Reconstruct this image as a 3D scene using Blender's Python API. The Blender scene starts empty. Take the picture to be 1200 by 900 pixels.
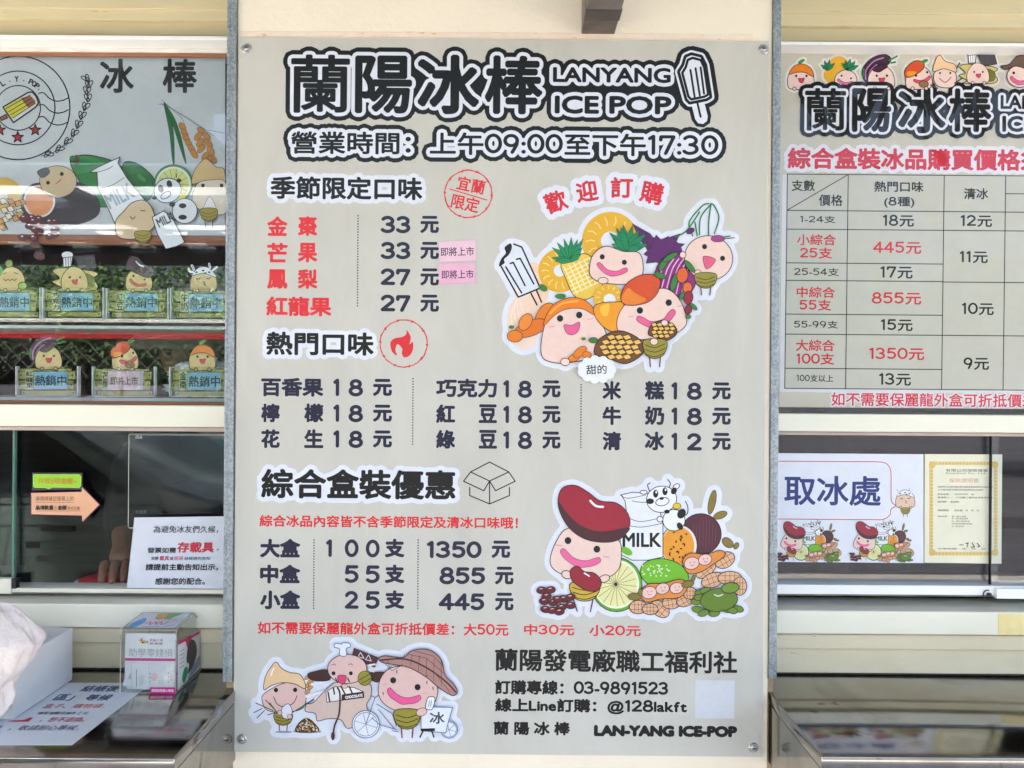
import bpy, bmesh, math, random
import numpy as np
from math import sin, cos, pi, radians, atan2, hypot
from mathutils import Vector, Matrix, noise
from mathutils.geometry import delaunay_2d_cdt
random.seed(7)
SC = bpy.context.scene
COL = SC.collection

# ---------------------------------------------------------------- camera, sky, sun, exposure
F, CAMY, CZ, ROLL = 866.667, -1.26, 1.5, radians(.40)
cam = bpy.data.cameras.new('camera'); cam.sensor_width = 36; cam.lens = 26
cam.clip_start = .02; cam.clip_end = 2000
co = bpy.data.objects.new('camera', cam); COL.objects.link(co)
co.location = (0, CAMY, CZ); co.rotation_euler = (pi/2, -ROLL, 0)
SC.camera = co
SC.view_settings.view_transform = 'Standard'; SC.view_settings.look = 'None'
SC.view_settings.exposure = 3.1; SC.view_settings.gamma = 1
W = bpy.data.worlds.new('World'); SC.world = W; W.use_nodes = True
wn = W.node_tree; bgn = wn.nodes['Background']
sky = wn.nodes.new('ShaderNodeTexSky'); sky.sky_type = 'NISHITA'; sky.sun_disc = False
SUN_EL, SUN_ROT = radians(56), radians(-22)
sky.sun_elevation = SUN_EL; sky.sun_rotation = SUN_ROT
sky.air_density = 1.0; sky.dust_density = 8.0; sky.ozone_density = 1.0
wn.links.new(sky.outputs[0], bgn.inputs[0]); bgn.inputs[1].default_value = .15
sl = bpy.data.lights.new('sun', 'SUN'); sl.energy = 4.8; sl.angle = radians(3); sl.color = (1, .955, .90)
so = bpy.data.objects.new('sun', sl); COL.objects.link(so)
d = Vector((sin(SUN_ROT)*cos(SUN_EL), cos(SUN_ROT)*cos(SUN_EL), sin(SUN_EL)))
so.rotation_euler = d.to_track_quat('Z', 'Y').to_euler(); so.location = d*30

# ---------------------------------------------------------------- placing helpers
def unroll(px, py):
    a, b = px-600, py-450; c, s = cos(ROLL), sin(ROLL)
    return a*c+b*s, -a*s+b*c
def pw(px, py, y=0.):                       # point of the plane at depth y that shows there
    u, v = unroll(px, py); D = y-CAMY
    return Vector((u*D/F, y, CZ-v*D/F))
def pz(px, py, z):                          # point of the level plane at height z
    u, v = unroll(px, py); D = (CZ-z)*F/v
    return Vector((u*D/F, D+CAMY, z))
def lin(c):
    return tuple(((v/255)/12.92 if v/255 <= .04045 else (((v/255)+.055)/1.055)**2.4) for v in c)

# ---------------------------------------------------------------- object helpers
def link(name, me, mats, parent=None):
    o = bpy.data.objects.new(name, me); COL.objects.link(o)
    if mats is not None:
        for m in (mats if isinstance(mats, (list, tuple)) else [mats]): me.materials.append(m)
    if parent is not None:
        o.parent = parent; o.matrix_parent_inverse = parent_world(parent).inverted()
    return o
def parent_world(p):
    m = Matrix.LocRotScale(p.location, p.rotation_euler, p.scale)
    if p.parent: m = parent_world(p.parent) @ p.matrix_parent_inverse @ m
    return m
def thing(name, label, cat, loc=(0, 0, 0), group=None):
    o = bpy.data.objects.new(name, None); COL.objects.link(o); o.location = loc
    o.empty_display_size = .05
    return tag(o, label, cat, group)
def tag(o, label, cat, group=None):
    o['label'] = label; o['category'] = cat
    if group: o['group'] = group
    return o
def mesh(name, V, Fc, mats, parent=None, idx=None, smooth=False):
    me = bpy.data.meshes.new(name); me.from_pydata([tuple(v) for v in V], [], Fc)
    if idx: me.polygons.foreach_set('material_index', idx)
    if smooth: me.polygons.foreach_set('use_smooth', [True]*len(me.polygons))
    me.update()
    return link(name, me, mats, parent)
def bm_obj(name, bm, mat, parent=None, smooth=False):
    me = bpy.data.meshes.new(name)
    bmesh.ops.recalc_face_normals(bm, faces=bm.faces[:]); bm.to_mesh(me); bm.free()
    if smooth: me.polygons.foreach_set('use_smooth', [True]*len(me.polygons))
    return link(name, me, mat, parent)
def add_box(bm, a, b, bev=0.):
    a, b = Vector(a), Vector(b); c = (a+b)/2; s = Vector([max(abs(x), 1e-5) for x in (b-a)])
    r = bmesh.ops.create_cube(bm, size=1, matrix=Matrix.LocRotScale(c, None, s))
    if bev:
        es = list({e for v in r['verts'] for e in v.link_edges})
        bmesh.ops.bevel(bm, geom=es, offset=bev, segments=2, affect='EDGES', profile=.5)
def box(name, a, b, mat, parent=None, bev=0., smooth=False):
    bm = bmesh.new(); add_box(bm, a, b, bev); return bm_obj(name, bm, mat, parent, smooth)
def quadslab(name, pts, t, mat, parent=None):       # four points facing the viewer, thickness t away
    n = (pts[1]-pts[0]).cross(pts[3]-pts[0]).normalized()
    V = list(pts)+[p+n*t for p in pts]
    return mesh(name, V, [(3, 2, 1, 0), (4, 5, 6, 7), (0, 1, 5, 4), (1, 2, 6, 5), (2, 3, 7, 6), (3, 0, 4, 7)], mat, parent)
def tube(bm, pts, r, seg=8, cap=True):
    pts = [Vector(p) for p in pts]; rings = []
    rr = r if isinstance(r, (list, tuple)) else [r]*len(pts)
    for i, p in enumerate(pts):
        t = (pts[min(i+1, len(pts)-1)]-pts[max(i-1, 0)]).normalized()
        a = t.orthogonal().normalized() if not rings else (pa-t*pa.dot(t)).normalized()
        pa = a; b = t.cross(a)
        rings.append([bm.verts.new(p+(a*cos(2*pi*k/seg)+b*sin(2*pi*k/seg))*rr[i]) for k in range(seg)])
    for A, B in zip(rings, rings[1:]):
        for k in range(seg): bm.faces.new((A[k], A[(k+1) % seg], B[(k+1) % seg], B[k]))
    if cap: bm.faces.new(rings[0][::-1]); bm.faces.new(rings[-1])

# ---------------------------------------------------------------- materials
def newmat(name):
    m = bpy.data.materials.new(name); m.use_nodes = True
    return m, m.node_tree, m.node_tree.nodes['Principled BSDF']
def noise_tex(nt, scale, detail=4, rough=.55, sc=None, dist=0):
    tc = nt.nodes.new('ShaderNodeTexCoord'); mp = nt.nodes.new('ShaderNodeMapping')
    nt.links.new(tc.outputs['Object'], mp.inputs[0])
    if sc: mp.inputs['Scale'].default_value = sc
    n = nt.nodes.new('ShaderNodeTexNoise'); n.inputs['Scale'].default_value = scale
    n.inputs['Detail'].default_value = detail; n.inputs['Roughness'].default_value = rough
    n.inputs['Distortion'].default_value = dist
    nt.links.new(mp.outputs[0], n.inputs[0]); return n
def ramp(nt, src, stops):
    r = nt.nodes.new('ShaderNodeValToRGB'); e = r.color_ramp.elements
    while len(e) < len(stops): e.new(.5)
    for k, (p, c) in enumerate(stops): e[k].position = p; e[k].color = (*c, 1) if len(c) == 3 else c
    nt.links.new(src, r.inputs[0]); return r
def bump(nt, src, bs, strength, dist, prev=None):
    b = nt.nodes.new('ShaderNodeBump'); b.inputs['Strength'].default_value = strength
    b.inputs['Distance'].default_value = dist; nt.links.new(src, b.inputs['Height'])
    if prev: nt.links.new(prev.outputs[0], b.inputs['Normal'])
    nt.links.new(b.outputs[0], bs.inputs['Normal']); return b
def surface(name, c1, c2, scale=8, rough=.6, bmp=.3, bscale=200, bdist=.001, sc=None, metal=0., spec=.5, dirt=None):
    m, nt, bs = newmat(name)
    n = noise_tex(nt, scale, 6, .6, sc)
    r = ramp(nt, n.outputs[0], [(.3, lin(c1)), (.7, lin(c2))])
    out = r.outputs[0]
    if dirt:
        dn = noise_tex(nt, dirt[0], 8, .65, dirt[3] if len(dirt) > 3 else None, .4)
        dr = ramp(nt, dn.outputs[0], [(dirt[1], (0, 0, 0)), (min(dirt[1]+.08, 1), (1, 1, 1))])
        mx = nt.nodes.new('ShaderNodeMix'); mx.data_type = 'RGBA'
        nt.links.new(dr.outputs[0], mx.inputs[0]); nt.links.new(out, mx.inputs[6])
        mx.inputs[7].default_value = (*lin(dirt[2]), 1); out = mx.outputs[2]
    nt.links.new(out, bs.inputs['Base Color'])
    bs.inputs['Roughness'].default_value = rough; bs.inputs['Metallic'].default_value = metal
    bs.inputs['Specular IOR Level'].default_value = spec
    if bmp:
        b = noise_tex(nt, bscale, 5, .6, sc); bump(nt, b.outputs[0], bs, bmp, bdist)
    return m
_pm = {}
def pm(c, kind='board'):
    """printed colour c on the given kind of sheet; gloss and ripple belong to the sheet"""
    key = (tuple(c), kind)
    if key in _pm: return _pm[key]
    m, nt, bs = newmat('print_'+kind)
    k = .92 if kind == 'board' else .9
    base = tuple(v*k for v in lin(c))
    big = tuple(c) == (208, 205, 195)      # the bare panel: dusty, unevenly faded, wiped in streaks
    n = noise_tex(nt, 5, 10, .68, (1.6, 1, .6), .6) if big else noise_tex(nt, 90 if kind == 'board' else 40, 5, .6)
    r = ramp(nt, n.outputs[0], [(.25, tuple(v*(.84 if big else .95)+.002 for v in base)), (.75, tuple(min(1, v*1.03+.004) for v in base))])
    nt.links.new(r.outputs[0], bs.inputs['Base Color'])
    bs.inputs['Roughness'].default_value = .6
    if kind == 'board':
        bs.inputs['Roughness'].default_value = .5; bs.inputs['Specular IOR Level'].default_value = .12
        bs.inputs['Coat Weight'].default_value = .62; bs.inputs['Coat Roughness'].default_value = .045; bs.inputs['Coat IOR'].default_value = 1.42
        a = noise_tex(nt, 9, 3, .5); b = noise_tex(nt, 210, 5, .72)
        bb = nt.nodes.new('ShaderNodeBump'); bb.inputs['Strength'].default_value = .35; bb.inputs['Distance'].default_value = .0012
        nt.links.new(a.outputs[0], bb.inputs['Height'])
        b2 = nt.nodes.new('ShaderNodeBump'); b2.inputs['Strength'].default_value = 1; b2.inputs['Distance'].default_value = .0007
        nt.links.new(b.outputs[0], b2.inputs['Height']); nt.links.new(bb.outputs[0], b2.inputs['Normal'])
        nt.links.new(b2.outputs[0], bs.inputs['Coat Normal'])
    elif kind == 'film':
        bs.inputs['Roughness'].default_value = .35
    elif kind == 'sleeve':
        bs.inputs['Roughness'].default_value = .35
        bs.inputs['Specular IOR Level'].default_value = .15; bs.inputs['Coat Weight'].default_value = .55; bs.inputs['Coat Roughness'].default_value = .04; bs.inputs['Coat IOR'].default_value = 1.5
        a = noise_tex(nt, 7, 3, .45, (1.4, 1, .7), .9)
        bb = nt.nodes.new('ShaderNodeBump'); bb.inputs['Strength'].default_value = .9; bb.inputs['Distance'].default_value = .012
        nt.links.new(a.outputs[0], bb.inputs['Height']); nt.links.new(bb.outputs[0], bs.inputs['Coat Normal'])
    elif kind == 'paper':
        b = noise_tex(nt, 30, 4, .5); bump(nt, b.outputs[0], bs, .25, .002)
        bs.inputs['Roughness'].default_value = .45
    _pm[key] = m; return m
def glass_mat(name, tint=(1, 1, 1), r0=.045, rough=0.):
    m, nt, bs = newmat(name); nt.nodes.remove(bs); out = nt.nodes['Material Output']
    tr = nt.nodes.new('ShaderNodeBsdfTransparent'); tr.inputs[0].default_value = (*tint, 1)
    gl = nt.nodes.new('ShaderNodeBsdfGlossy'); gl.inputs['Roughness'].default_value = rough
    lw = nt.nodes.new('ShaderNodeLayerWeight'); lw.inputs[0].default_value = .5
    p = nt.nodes.new('ShaderNodeMath'); p.operation = 'POWER'; p.inputs[1].default_value = 5
    nt.links.new(lw.outputs['Facing'], p.inputs[0])
    q = nt.nodes.new('ShaderNodeMath'); q.operation = 'MULTIPLY_ADD'; q.inputs[1].default_value = 1-r0; q.inputs[2].default_value = r0
    nt.links.new(p.outputs[0], q.inputs[0])
    mx = nt.nodes.new('ShaderNodeMixShader'); nt.links.new(q.outputs[0], mx.inputs[0])
    nt.links.new(tr.outputs[0], mx.inputs[1]); nt.links.new(gl.outputs[0], mx.inputs[2])
    nt.links.new(mx.outputs[0], out.inputs[0]); return m
CREAM = surface('cream_paint', (238, 221, 190), (246, 230, 202), 3, .5, .5, 260, .0008, dirt=(14, .67, (222, 200, 165)))
WALLP = surface('rough_cream_render', (236, 223, 202), (244, 232, 212), 5, .65, .55, 120, .0016, dirt=(9, .68, (226, 205, 172)))
FRAME = surface('cream_frame_enamel', (231, 227, 208), (239, 235, 218), 4, .28, .12, 90, .0005, dirt=(24, .66, (212, 200, 172), (.4, 1, 2.5)))
SHUT = surface('yellowed_cream_steel', (206, 192, 152), (216, 202, 164), 2.5, .38, .1, 60, .0006, (1, 1, 6), dirt=(30, .62, (200, 172, 124), (.3, 1, 3)))
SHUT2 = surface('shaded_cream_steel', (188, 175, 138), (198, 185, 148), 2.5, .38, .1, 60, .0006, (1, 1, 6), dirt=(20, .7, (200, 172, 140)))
WHITE = surface('white_enamel', (238, 238, 234), (246, 246, 242), 4, .3, .08, 90, .0004)
STUCCO = surface('stained_sill_wall', (234, 217, 182), (243, 228, 197), 6, .6, .5, 150, .0012, (1, 1, 3), dirt=(40, .64, (190, 160, 115), (.5, 1, 1.4)))
WOOD = surface('brown_wood', (128, 78, 50), (160, 104, 70), 6, .5, .4, 60, .001, (1, 1, 14))
OAK = surface('golden_wood', (176, 132, 66), (196, 150, 84), 6, .4, .3, 60, .001, (1, 1, 14))
def galvanised():
    m, nt, bs = newmat('galvanised_steel')
    v = nt.nodes.new('ShaderNodeTexVoronoi'); v.inputs['Scale'].default_value = 300
    tc = nt.nodes.new('ShaderNodeTexCoord'); nt.links.new(tc.outputs['Object'], v.inputs[0])
    n = noise_tex(nt, 30, 8, .7)
    mx = nt.nodes.new('ShaderNodeMix'); mx.data_type = 'RGBA'; mx.inputs[0].default_value = .5
    nt.links.new(v.outputs['Color'], mx.inputs[6]); nt.links.new(n.outputs[0], mx.inputs[7])
    bw = nt.nodes.new('ShaderNodeRGBToBW'); nt.links.new(mx.outputs[2], bw.inputs[0])
    r = ramp(nt, bw.outputs[0], [(.3, lin((126, 136, 142))), (.7, lin((172, 178, 182)))])
    nt.links.new(r.outputs[0], bs.inputs['Base Color']); bs.inputs['Metallic'].default_value = .55
    bs.inputs['Roughness'].default_value = .5; bump(nt, n.outputs[0], bs, .3, .0005); return m
GALV = galvanised()
def stainless():
    m, nt, bs = newmat('brushed_stainless')
    n = noise_tex(nt, 4, 8, .6, (1, 60, 1)); s = noise_tex(nt, 6, 8, .65, None, .5)
    r = ramp(nt, s.outputs[0], [(.3, lin((122, 119, 114))), (.5, lin((158, 155, 150))), (.75, lin((142, 136, 126)))])
    st = noise_tex(nt, 17, 4, .5); sr = ramp(nt, st.outputs[0], [(.66, (0, 0, 0)), (.71, (1, 1, 1))])
    sc_ = noise_tex(nt, 24, 6, .7, (2, 40, 2), 1.5); cr = ramp(nt, sc_.outputs[0], [(.60, (0, 0, 0)), (.66, (.6, .6, .6))])
    ad = nt.nodes.new('ShaderNodeMath'); ad.operation = 'MAXIMUM'; nt.links.new(sr.outputs[0], ad.inputs[0]); nt.links.new(cr.outputs[0], ad.inputs[1])
    mx = nt.nodes.new('ShaderNodeMix'); mx.data_type = 'RGBA'; nt.links.new(ad.outputs[0], mx.inputs[0]); nt.links.new(r.outputs[0], mx.inputs[6]); mx.inputs[7].default_value = (*lin((104, 100, 94)), 1)
    nt.links.new(mx.outputs[2], bs.inputs['Base Color']); bs.inputs['Metallic'].default_value = 1
    rr = ramp(nt, s.outputs[0], [(.3, (.14,)*3), (.7, (.06,)*3)]); nt.links.new(rr.outputs[0], bs.inputs['Roughness'])
    b = bump(nt, n.outputs[0], bs, .12, .0006)
    w = noise_tex(nt, 3, 2, .5); bump(nt, w.outputs[0], bs, .12, .003, b); return m
STEEL = stainless()
DARKST = surface('grey_weathered_steel', (92, 84, 78), (150, 140, 130), 14, .42, .3, 120, .0006, metal=.55)
GLASS = glass_mat('window_glass', (.955, .97, .98), .038)
ACRYL = glass_mat('clear_acrylic', (.96, .97, .97), .04)
EDGE = surface('acrylic_edge', (205, 212, 208), (232, 236, 234), 10, .15, 0)
GEDGE = surface('green_glass_edge', (70, 110, 96), (104, 142, 126), 10, .15, 0)
RUBBER = surface('black_rubber', (18, 18, 20), (30, 30, 32), 10, .5, 0)
SCREW = surface('zinc_screw', (150, 148, 145), (205, 203, 200), 60, .3, .2, 300, .0003, metal=.9)
DWALL = surface('grey_interior_wall', (70, 68, 76), (96, 92, 104), 3, .6, .3, 20, .002, (1, 1, 9))
DFLOOR = surface('dark_floor_tile', (60, 60, 58), (80, 80, 78), 3, .5, 0)

# ---------------------------------------------------------------- flat artwork toolkit
def union(polys):
    P, FF = [], []
    for p in polys:
        if len(p) < 3: continue
        n = len(P); P += [Vector((q[0], q[1])) for q in p]
        a = sum(p[i][0]*p[(i+1) % len(p)][1]-p[(i+1) % len(p)][0]*p[i][1] for i in range(len(p)))
        if abs(a) < 1e-9: P = P[:n]; continue
        r = list(range(n, len(P))); FF.append(r if a > 0 else r[::-1])
    if not FF: return [], []
    vo, _, fo, _, _, of = delaunay_2d_cdt(P, [], FF, 1, 1e-4)
    fo = [f for f, o in zip(fo, of) if o]
    cnt = {}
    for f in fo:
        for i in range(len(f)):
            k = (f[i], f[(i+1) % len(f)]); kk = (min(k), max(k)); cnt[kk] = cnt.get(kk, 0)+1
    E = [k for k, v in cnt.items() if v == 1]
    ids = {}
    for k in E:
        for i in k: ids.setdefault(i, len(ids))
    V2 = [vo[i] for i in ids]
    v3, e3, f3, _, oe, _ = delaunay_2d_cdt(V2, [(ids[a], ids[b]) for a, b in E], [], 0, 1e-5)
    wall = {(min(a, b), max(a, b)) for (a, b), o in zip(e3, oe) if o}
    ed = {}
    for i, f in enumerate(f3):
        for k in range(len(f)): ed.setdefault((min(f[k], f[(k+1) % len(f)]), max(f[k], f[(k+1) % len(f)])), []).append(i)
    par = [None]*len(f3); st = []
    for e, fs in ed.items():
        if len(fs) == 1 and par[fs[0]] is None: par[fs[0]] = 1 if e in wall else 0; st.append(fs[0])
    while st:
        i = st.pop(); f = f3[i]
        for k in range(len(f)):
            e = (min(f[k], f[(k+1) % len(f)]), max(f[k], f[(k+1) % len(f)]))
            for j in ed[e]:
                if par[j] is None: par[j] = par[i] ^ (e in wall); st.append(j)
    out = [tuple(f) for f, p in zip(f3, par) if p]
    ar = lambda V, T: sum(abs(sum(V[f[i]][0]*V[f[(i+1) % len(f)]][1]-V[f[(i+1) % len(f)]][0]*V[f[i]][1] for i in range(len(f)))) for f in T)
    a1 = ar(vo, fo)
    if abs(ar(v3, out)-a1) > a1*.002: return [tuple(v) for v in vo], [tuple(f) for f in fo]
    return [tuple(v) for v in v3], out
def capsule(a, b, r, h=4):
    th = atan2(b[1]-a[1], b[0]-a[0])
    return [(a[0]+r*cos(th+pi/2+k*pi/h), a[1]+r*sin(th+pi/2+k*pi/h)) for k in range(h+1)] + \
           [(b[0]+r*cos(th-pi/2+k*pi/h), b[1]+r*sin(th-pi/2+k*pi/h)) for k in range(h+1)]
def boundary(V, Fc):
    cnt = {}
    for f in Fc:
        for i in range(len(f)):
            k = (min(f[i], f[(i+1) % len(f)]), max(f[i], f[(i+1) % len(f)])); cnt[k] = cnt.get(k, 0)+1
    return [k for k, v in cnt.items() if v == 1]
def fatten(V, Fc, r, h=4):
    polys = [[V[i] for i in f] for f in Fc]
    for a, b in boundary(V, Fc):
        if hypot(V[a][0]-V[b][0], V[a][1]-V[b][1]) > 1e-5: polys.append(capsule(V[a], V[b], r, h))
    return union(polys)
def smooth_pts(pts, closed=True, n=6):
    out = []; m = len(pts); rng = range(m) if closed else range(m-1)
    for i in rng:
        g = (lambda k: pts[k % m]) if closed else (lambda k: pts[min(max(k, 0), m-1)])
        p0, p1, p2, p3 = g(i-1), g(i), g(i+1), g(i+2)
        for k in range(n):
            t = k/n
            out.append(tuple(.5*(2*p1[j]+(p2[j]-p0[j])*t+(2*p0[j]-5*p1[j]+4*p2[j]-p3[j])*t*t+(-p0[j]+3*p1[j]-3*p2[j]+p3[j])*t**3) for j in (0, 1)))
    if not closed: out.append(tuple(pts[-1]))
    return out
_gl = {}
def arc(cx, cy, rx, ry, a0, a1, n=10):
    return [(cx+rx*cos(radians(a0+(a1-a0)*k/n)), cy+ry*sin(radians(a0+(a1-a0)*k/n))) for k in range(n+1)]
DIG = {'0': [arc(.32, .4, .25, .36, 90, 450, 20)], '1': [[(.10, .66), (.24, .76), (.24, .02)]],
       '2': [arc(.3, .56, .22, .20, 165, -30)+[(.08, .05), (.56, .05)]],
       '3': [arc(.27, .58, .22, .18, 150, -90)+arc(.27, .22, .25, .19, 90, -150)],
       '4': [[(.42, .02), (.42, .76), (.05, .24), (.58, .24)]],
       '5': [[(.52, .75), (.15, .75), (.11, .45)]+arc(.29, .27, .24, .23, 110, -140)],
       '6': [[(.46, .76), (.2, .55), (.08, .3)]+arc(.31, .25, .23, .22, 180, 540, 18)],
       '7': [[(.08, .60), (.09, .74), (.55, .74), (.26, .02)]],
       '8': [arc(.31, .59, .19, .17, 90, 450, 16), arc(.31, .22, .24, .20, 90, 450, 18)],
       '9': [arc(.30, .53, .22, .22, 0, 360, 18)+[(.50, .35), (.34, .02)]]}
def glyphs(s):
    if s in _gl: return _gl[s]
    if any(c in DIG for c in s):
        x = 0; V, Fc = [], []; allc = all(c in DIG for c in s)
        for c in s:
            if c == ' ': x += .34; continue
            if c == '\u3000': x += 1; continue
            if c in DIG:
                w = .045; P = []
                for L in DIG[c]: P += [capsule(L[i], L[i+1], w, 3) for i in range(len(L)-1)]
                v, f = union(P); adv = .42 if c == '1' and not allc else (.44 if c == '1' else .66)
            else:
                v, f = glyphs(c); m = min(q[0] for q in v); adv = 1.0 if ord(c) > 255 else max(q[0] for q in v)-m+.09
                if ord(c) < 256: v = [(q[0]-m+.03, q[1]) for q in v]
            n = len(V); V += [(q[0]+x, q[1]) for q in v]; Fc += [tuple(i+n for i in g) for g in f]; x += adv
        _gl[s] = (V, Fc); return _gl[s]
    c = bpy.data.curves.new('t', 'FONT'); c.body = s; c.resolution_u = 3
    o = bpy.data.objects.new('t', c); COL.objects.link(o)
    dg = bpy.context.evaluated_depsgraph_get(); me = bpy.data.meshes.new_from_object(o.evaluated_get(dg))
    r = ([(v.co.x, v.co.y) for v in me.vertices], [tuple(p.vertices) for p in me.polygons])
    bpy.data.objects.remove(o); bpy.data.curves.remove(c); bpy.data.meshes.remove(me)
    _gl[s] = r; return r
SKIN = (240, 208, 196); K = (20, 17, 18)
class Art:
    """layers of flat print; coordinates of a local frame (ox, oy, scale) in photograph pixels, laid on a real plane by map(px, py, layer)"""
    def __init__(s, mp, kind='board', ox=0, oy=0, sc=1., rot=0., dz=2e-5, k0=8, aff=None):
        s.mp, s.kind, s.ox, s.oy, s.sc, s.rot, s.dz, s.k = mp, kind, ox, oy, sc, rot, dz, k0
        s.L = []; s.aff = aff
    def add(s, V, Fc, c): s.L.append((V, Fc, c))
    def poly(s, pts, c, line=K, lw=0, sm=True, n=5):
        if sm: pts = smooth_pts(pts, True, n)
        if c is not None: s.add(*union([pts]), c)
        if line is not None and lw > 0:
            lw *= 1.35
            s.add(*union([capsule(pts[i], pts[(i+1) % len(pts)], lw/2, 2) for i in range(len(pts))]), line)
    def ell(s, cx, cy, rx, ry, c, rot=0, line=K, lw=0, n=28):
        a = radians(rot)
        pts = [(cx+rx*cos(2*pi*k/n)*cos(a)-ry*sin(2*pi*k/n)*sin(a), cy+rx*cos(2*pi*k/n)*sin(a)+ry*sin(2*pi*k/n)*cos(a)) for k in range(n)]
        s.poly(pts, c, line, lw, False)
    def lines(s, Ls, c, w, sm=False):
        P = []
        for pts in Ls:
            if sm: pts = smooth_pts(pts, False, 6)
            P += [capsule(pts[i], pts[i+1], w/2, 3) for i in range(len(pts)-1)]
        s.add(*union(P), c)
    def many(s, polys, c): s.add(*union(polys), c)
    def txt(s, t, x0, y0, x1, y1, c, fat=0., halo=(), rot=0., shear=0.):
        V, Fc = glyphs(t)
        if not V: return
        ax, bx = min(v[0] for v in V), max(v[0] for v in V); ay, by = min(v[1] for v in V), max(v[1] for v in V)
        x0 += fat; x1 -= fat; y0 += fat; y1 -= fat
        cx, cy = (x0+x1)/2, (y0+y1)/2; ca, sa = cos(radians(rot)), sin(radians(rot))
        P = []
        for v in V:
            u = (v[0]-ax)/(bx-ax)*(x1-x0)-(x1-x0)/2; w = (y1-y0)/2-(v[1]-ay)/max(by-ay, 1e-6)*(y1-y0)
            u -= shear*w
            P.append((cx+u*ca-w*sa, cy+u*sa+w*ca))
        for r, hc in halo: s.add(*fatten(P, Fc, fat+r, 4), hc)
        if fat > 0: s.add(*fatten(P, Fc, fat, 2), c)
        else: s.add(P, Fc, c)
    def halo(s, r, c):
        """one filled outline, r wide, round everything drawn so far (distance field and marching squares)"""
        g = r/4.; pts = set()
        for V, Fc, _ in s.L:
            for a, b in boundary(V, Fc):
                (xa, ya), (xb, yb) = V[a], V[b]; m = max(1, int(hypot(xb-xa, yb-ya)/(g*.8)))
                for k in range(m+1): pts.add((round((xa+(xb-xa)*k/m)/(g*.4)), round((ya+(yb-ya)*k/m)/(g*.4))))
        P = np.array(list(pts), float)*g*.4
        x0, y0 = P.min(0)-r-3*g; nx, ny = (np.ceil((P.max(0)+r+3*g-(x0, y0))/g)).astype(int)+1
        D = np.full((ny, nx), 3.*r); h = int(r/g)+3
        for x, y in P:
            i, j = int((x-x0)/g), int((y-y0)/g)
            i0, i1, j0, j1 = max(i-h, 0), min(i+h+1, nx), max(j-h, 0), min(j+h+1, ny)
            xx = x0+np.arange(i0, i1)*g-x; yy = y0+np.arange(j0, j1)*g-y
            w = D[j0:j1, i0:i1]; np.minimum(w, np.sqrt(xx[None, :]**2+yy[:, None]**2), out=w)
        Fd = D-r; nxt = {}
        def ip(j, i, j2, i2):
            a, b = Fd[j, i], Fd[j2, i2]; t = a/(a-b); return (x0+(i+(i2-i)*t)*g, y0+(j+(j2-j)*t)*g)
        ins = Fd < 0
        mixed = np.argwhere((ins[:-1, :-1].astype(int)+ins[1:, :-1]+ins[:-1, 1:]+ins[1:, 1:]) % 4 != 0)
        for j, i in mixed:
            cs = [(j, i), (j, i+1), (j+1, i+1), (j+1, i)]; tr = []
            for k in range(4):
                A_, B_ = cs[k], cs[(k+1) % 4]
                if ins[A_] != ins[B_]: tr.append((bool(ins[A_]), (min(A_, B_), max(A_, B_))))
            outs = [e for f, e in tr if f]; inn = [e for f, e in tr if not f]
            for e in outs:                                     # leave the inside through e, come back at the next edge round
                ks = [q[1] for q in tr].index(e); nxt[e] = tr[(ks+1) % len(tr)][1]
        loops = []
        while nxt:
            st = next(iter(nxt)); L = [st]; e = nxt.pop(st)
            while e != st and e in nxt: L.append(e); e = nxt.pop(e)
            q = [ip(*a_, *b_) for a_, b_ in L]
            if len(q) > 8: loops.append(q[::2])
        s.L.insert(0, (*union(loops), c))
    def eye(s, *pts, r=4):
        for x, y in pts: s.ell(x, y, r, r*1.05, K, n=14)
    def mouth(s, pts, c=(232, 96, 148), lw=1.5): s.poly(pts, c, K, lw)
    def build(s, name, parent, label=None):
        V, Fc, idx, mats, mi = [], [], [], [], {}
        for V2, F2, c in s.L:
            n = len(V); k = s.k; s.k += 1
            ca, sa = cos(radians(s.rot)), sin(radians(s.rot))
            for x, y in V2:
                if s.aff: x, y = s.aff(x, y)
                else:
                    x, y = s.ox+(x*ca-y*sa)/s.sc, s.oy+(x*sa+y*ca)/s.sc
                V.append(s.mp(x, y, k*s.dz))
            if c not in mi: mi[c] = len(mats); mats.append(pm(c, s.kind))
            Fc += [tuple(i+n for i in f[::-1]) for f in F2]; idx += [mi[c]]*len(F2)
        o = mesh(name, V, Fc, mats, parent, idx)
        if label: o['label'] = label
        return o
def plane_map(y): return lambda px, py, off: pw(px, py, y) - Vector((0, off, 0))
def flat_map(z): return lambda px, py, off: pz(px, py, z) + Vector((0, 0, off))
def smile(x0, y0, x1, y1, d, w):               # a broad banana smile between two points
    dx, dy = x1-x0, y1-y0; l = hypot(dx, dy); ux, uy = dx/l, dy/l; nx, ny = -uy, ux
    P = lambda a, b: (x0+ux*a*l+nx*b, y0+uy*a*l+ny*b)
    return [P(0, -w*.5), P(-.06, 0), P(.08, w*.7), P(.3, d+w*.3), P(.5, d+w*.55), P(.7, d+w*.3), P(.92, w*.7), P(1.06, 0), P(1, -w*.5), P(.87, -w*.2), P(.7, d-w*.6), P(.5, d-w*.45), P(.3, d-w*.6), P(.13, -w*.2)]
def spikes(A, bx, by, tips, c, w=10, line=K, lw=1.2):
    for tx, ty in tips:
        dx, dy = tx-bx, ty-by; l = hypot(dx, dy); nx, ny = -dy/l*w, dx/l*w
        A.poly([(bx-nx*.6, by-ny*.6), (bx+dx*.5-nx, by+dy*.5-ny), (tx, ty), (bx+dx*.5+nx, by+dy*.5+ny), (bx+nx*.6, by+ny*.6)], c, line, lw, False)
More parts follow.
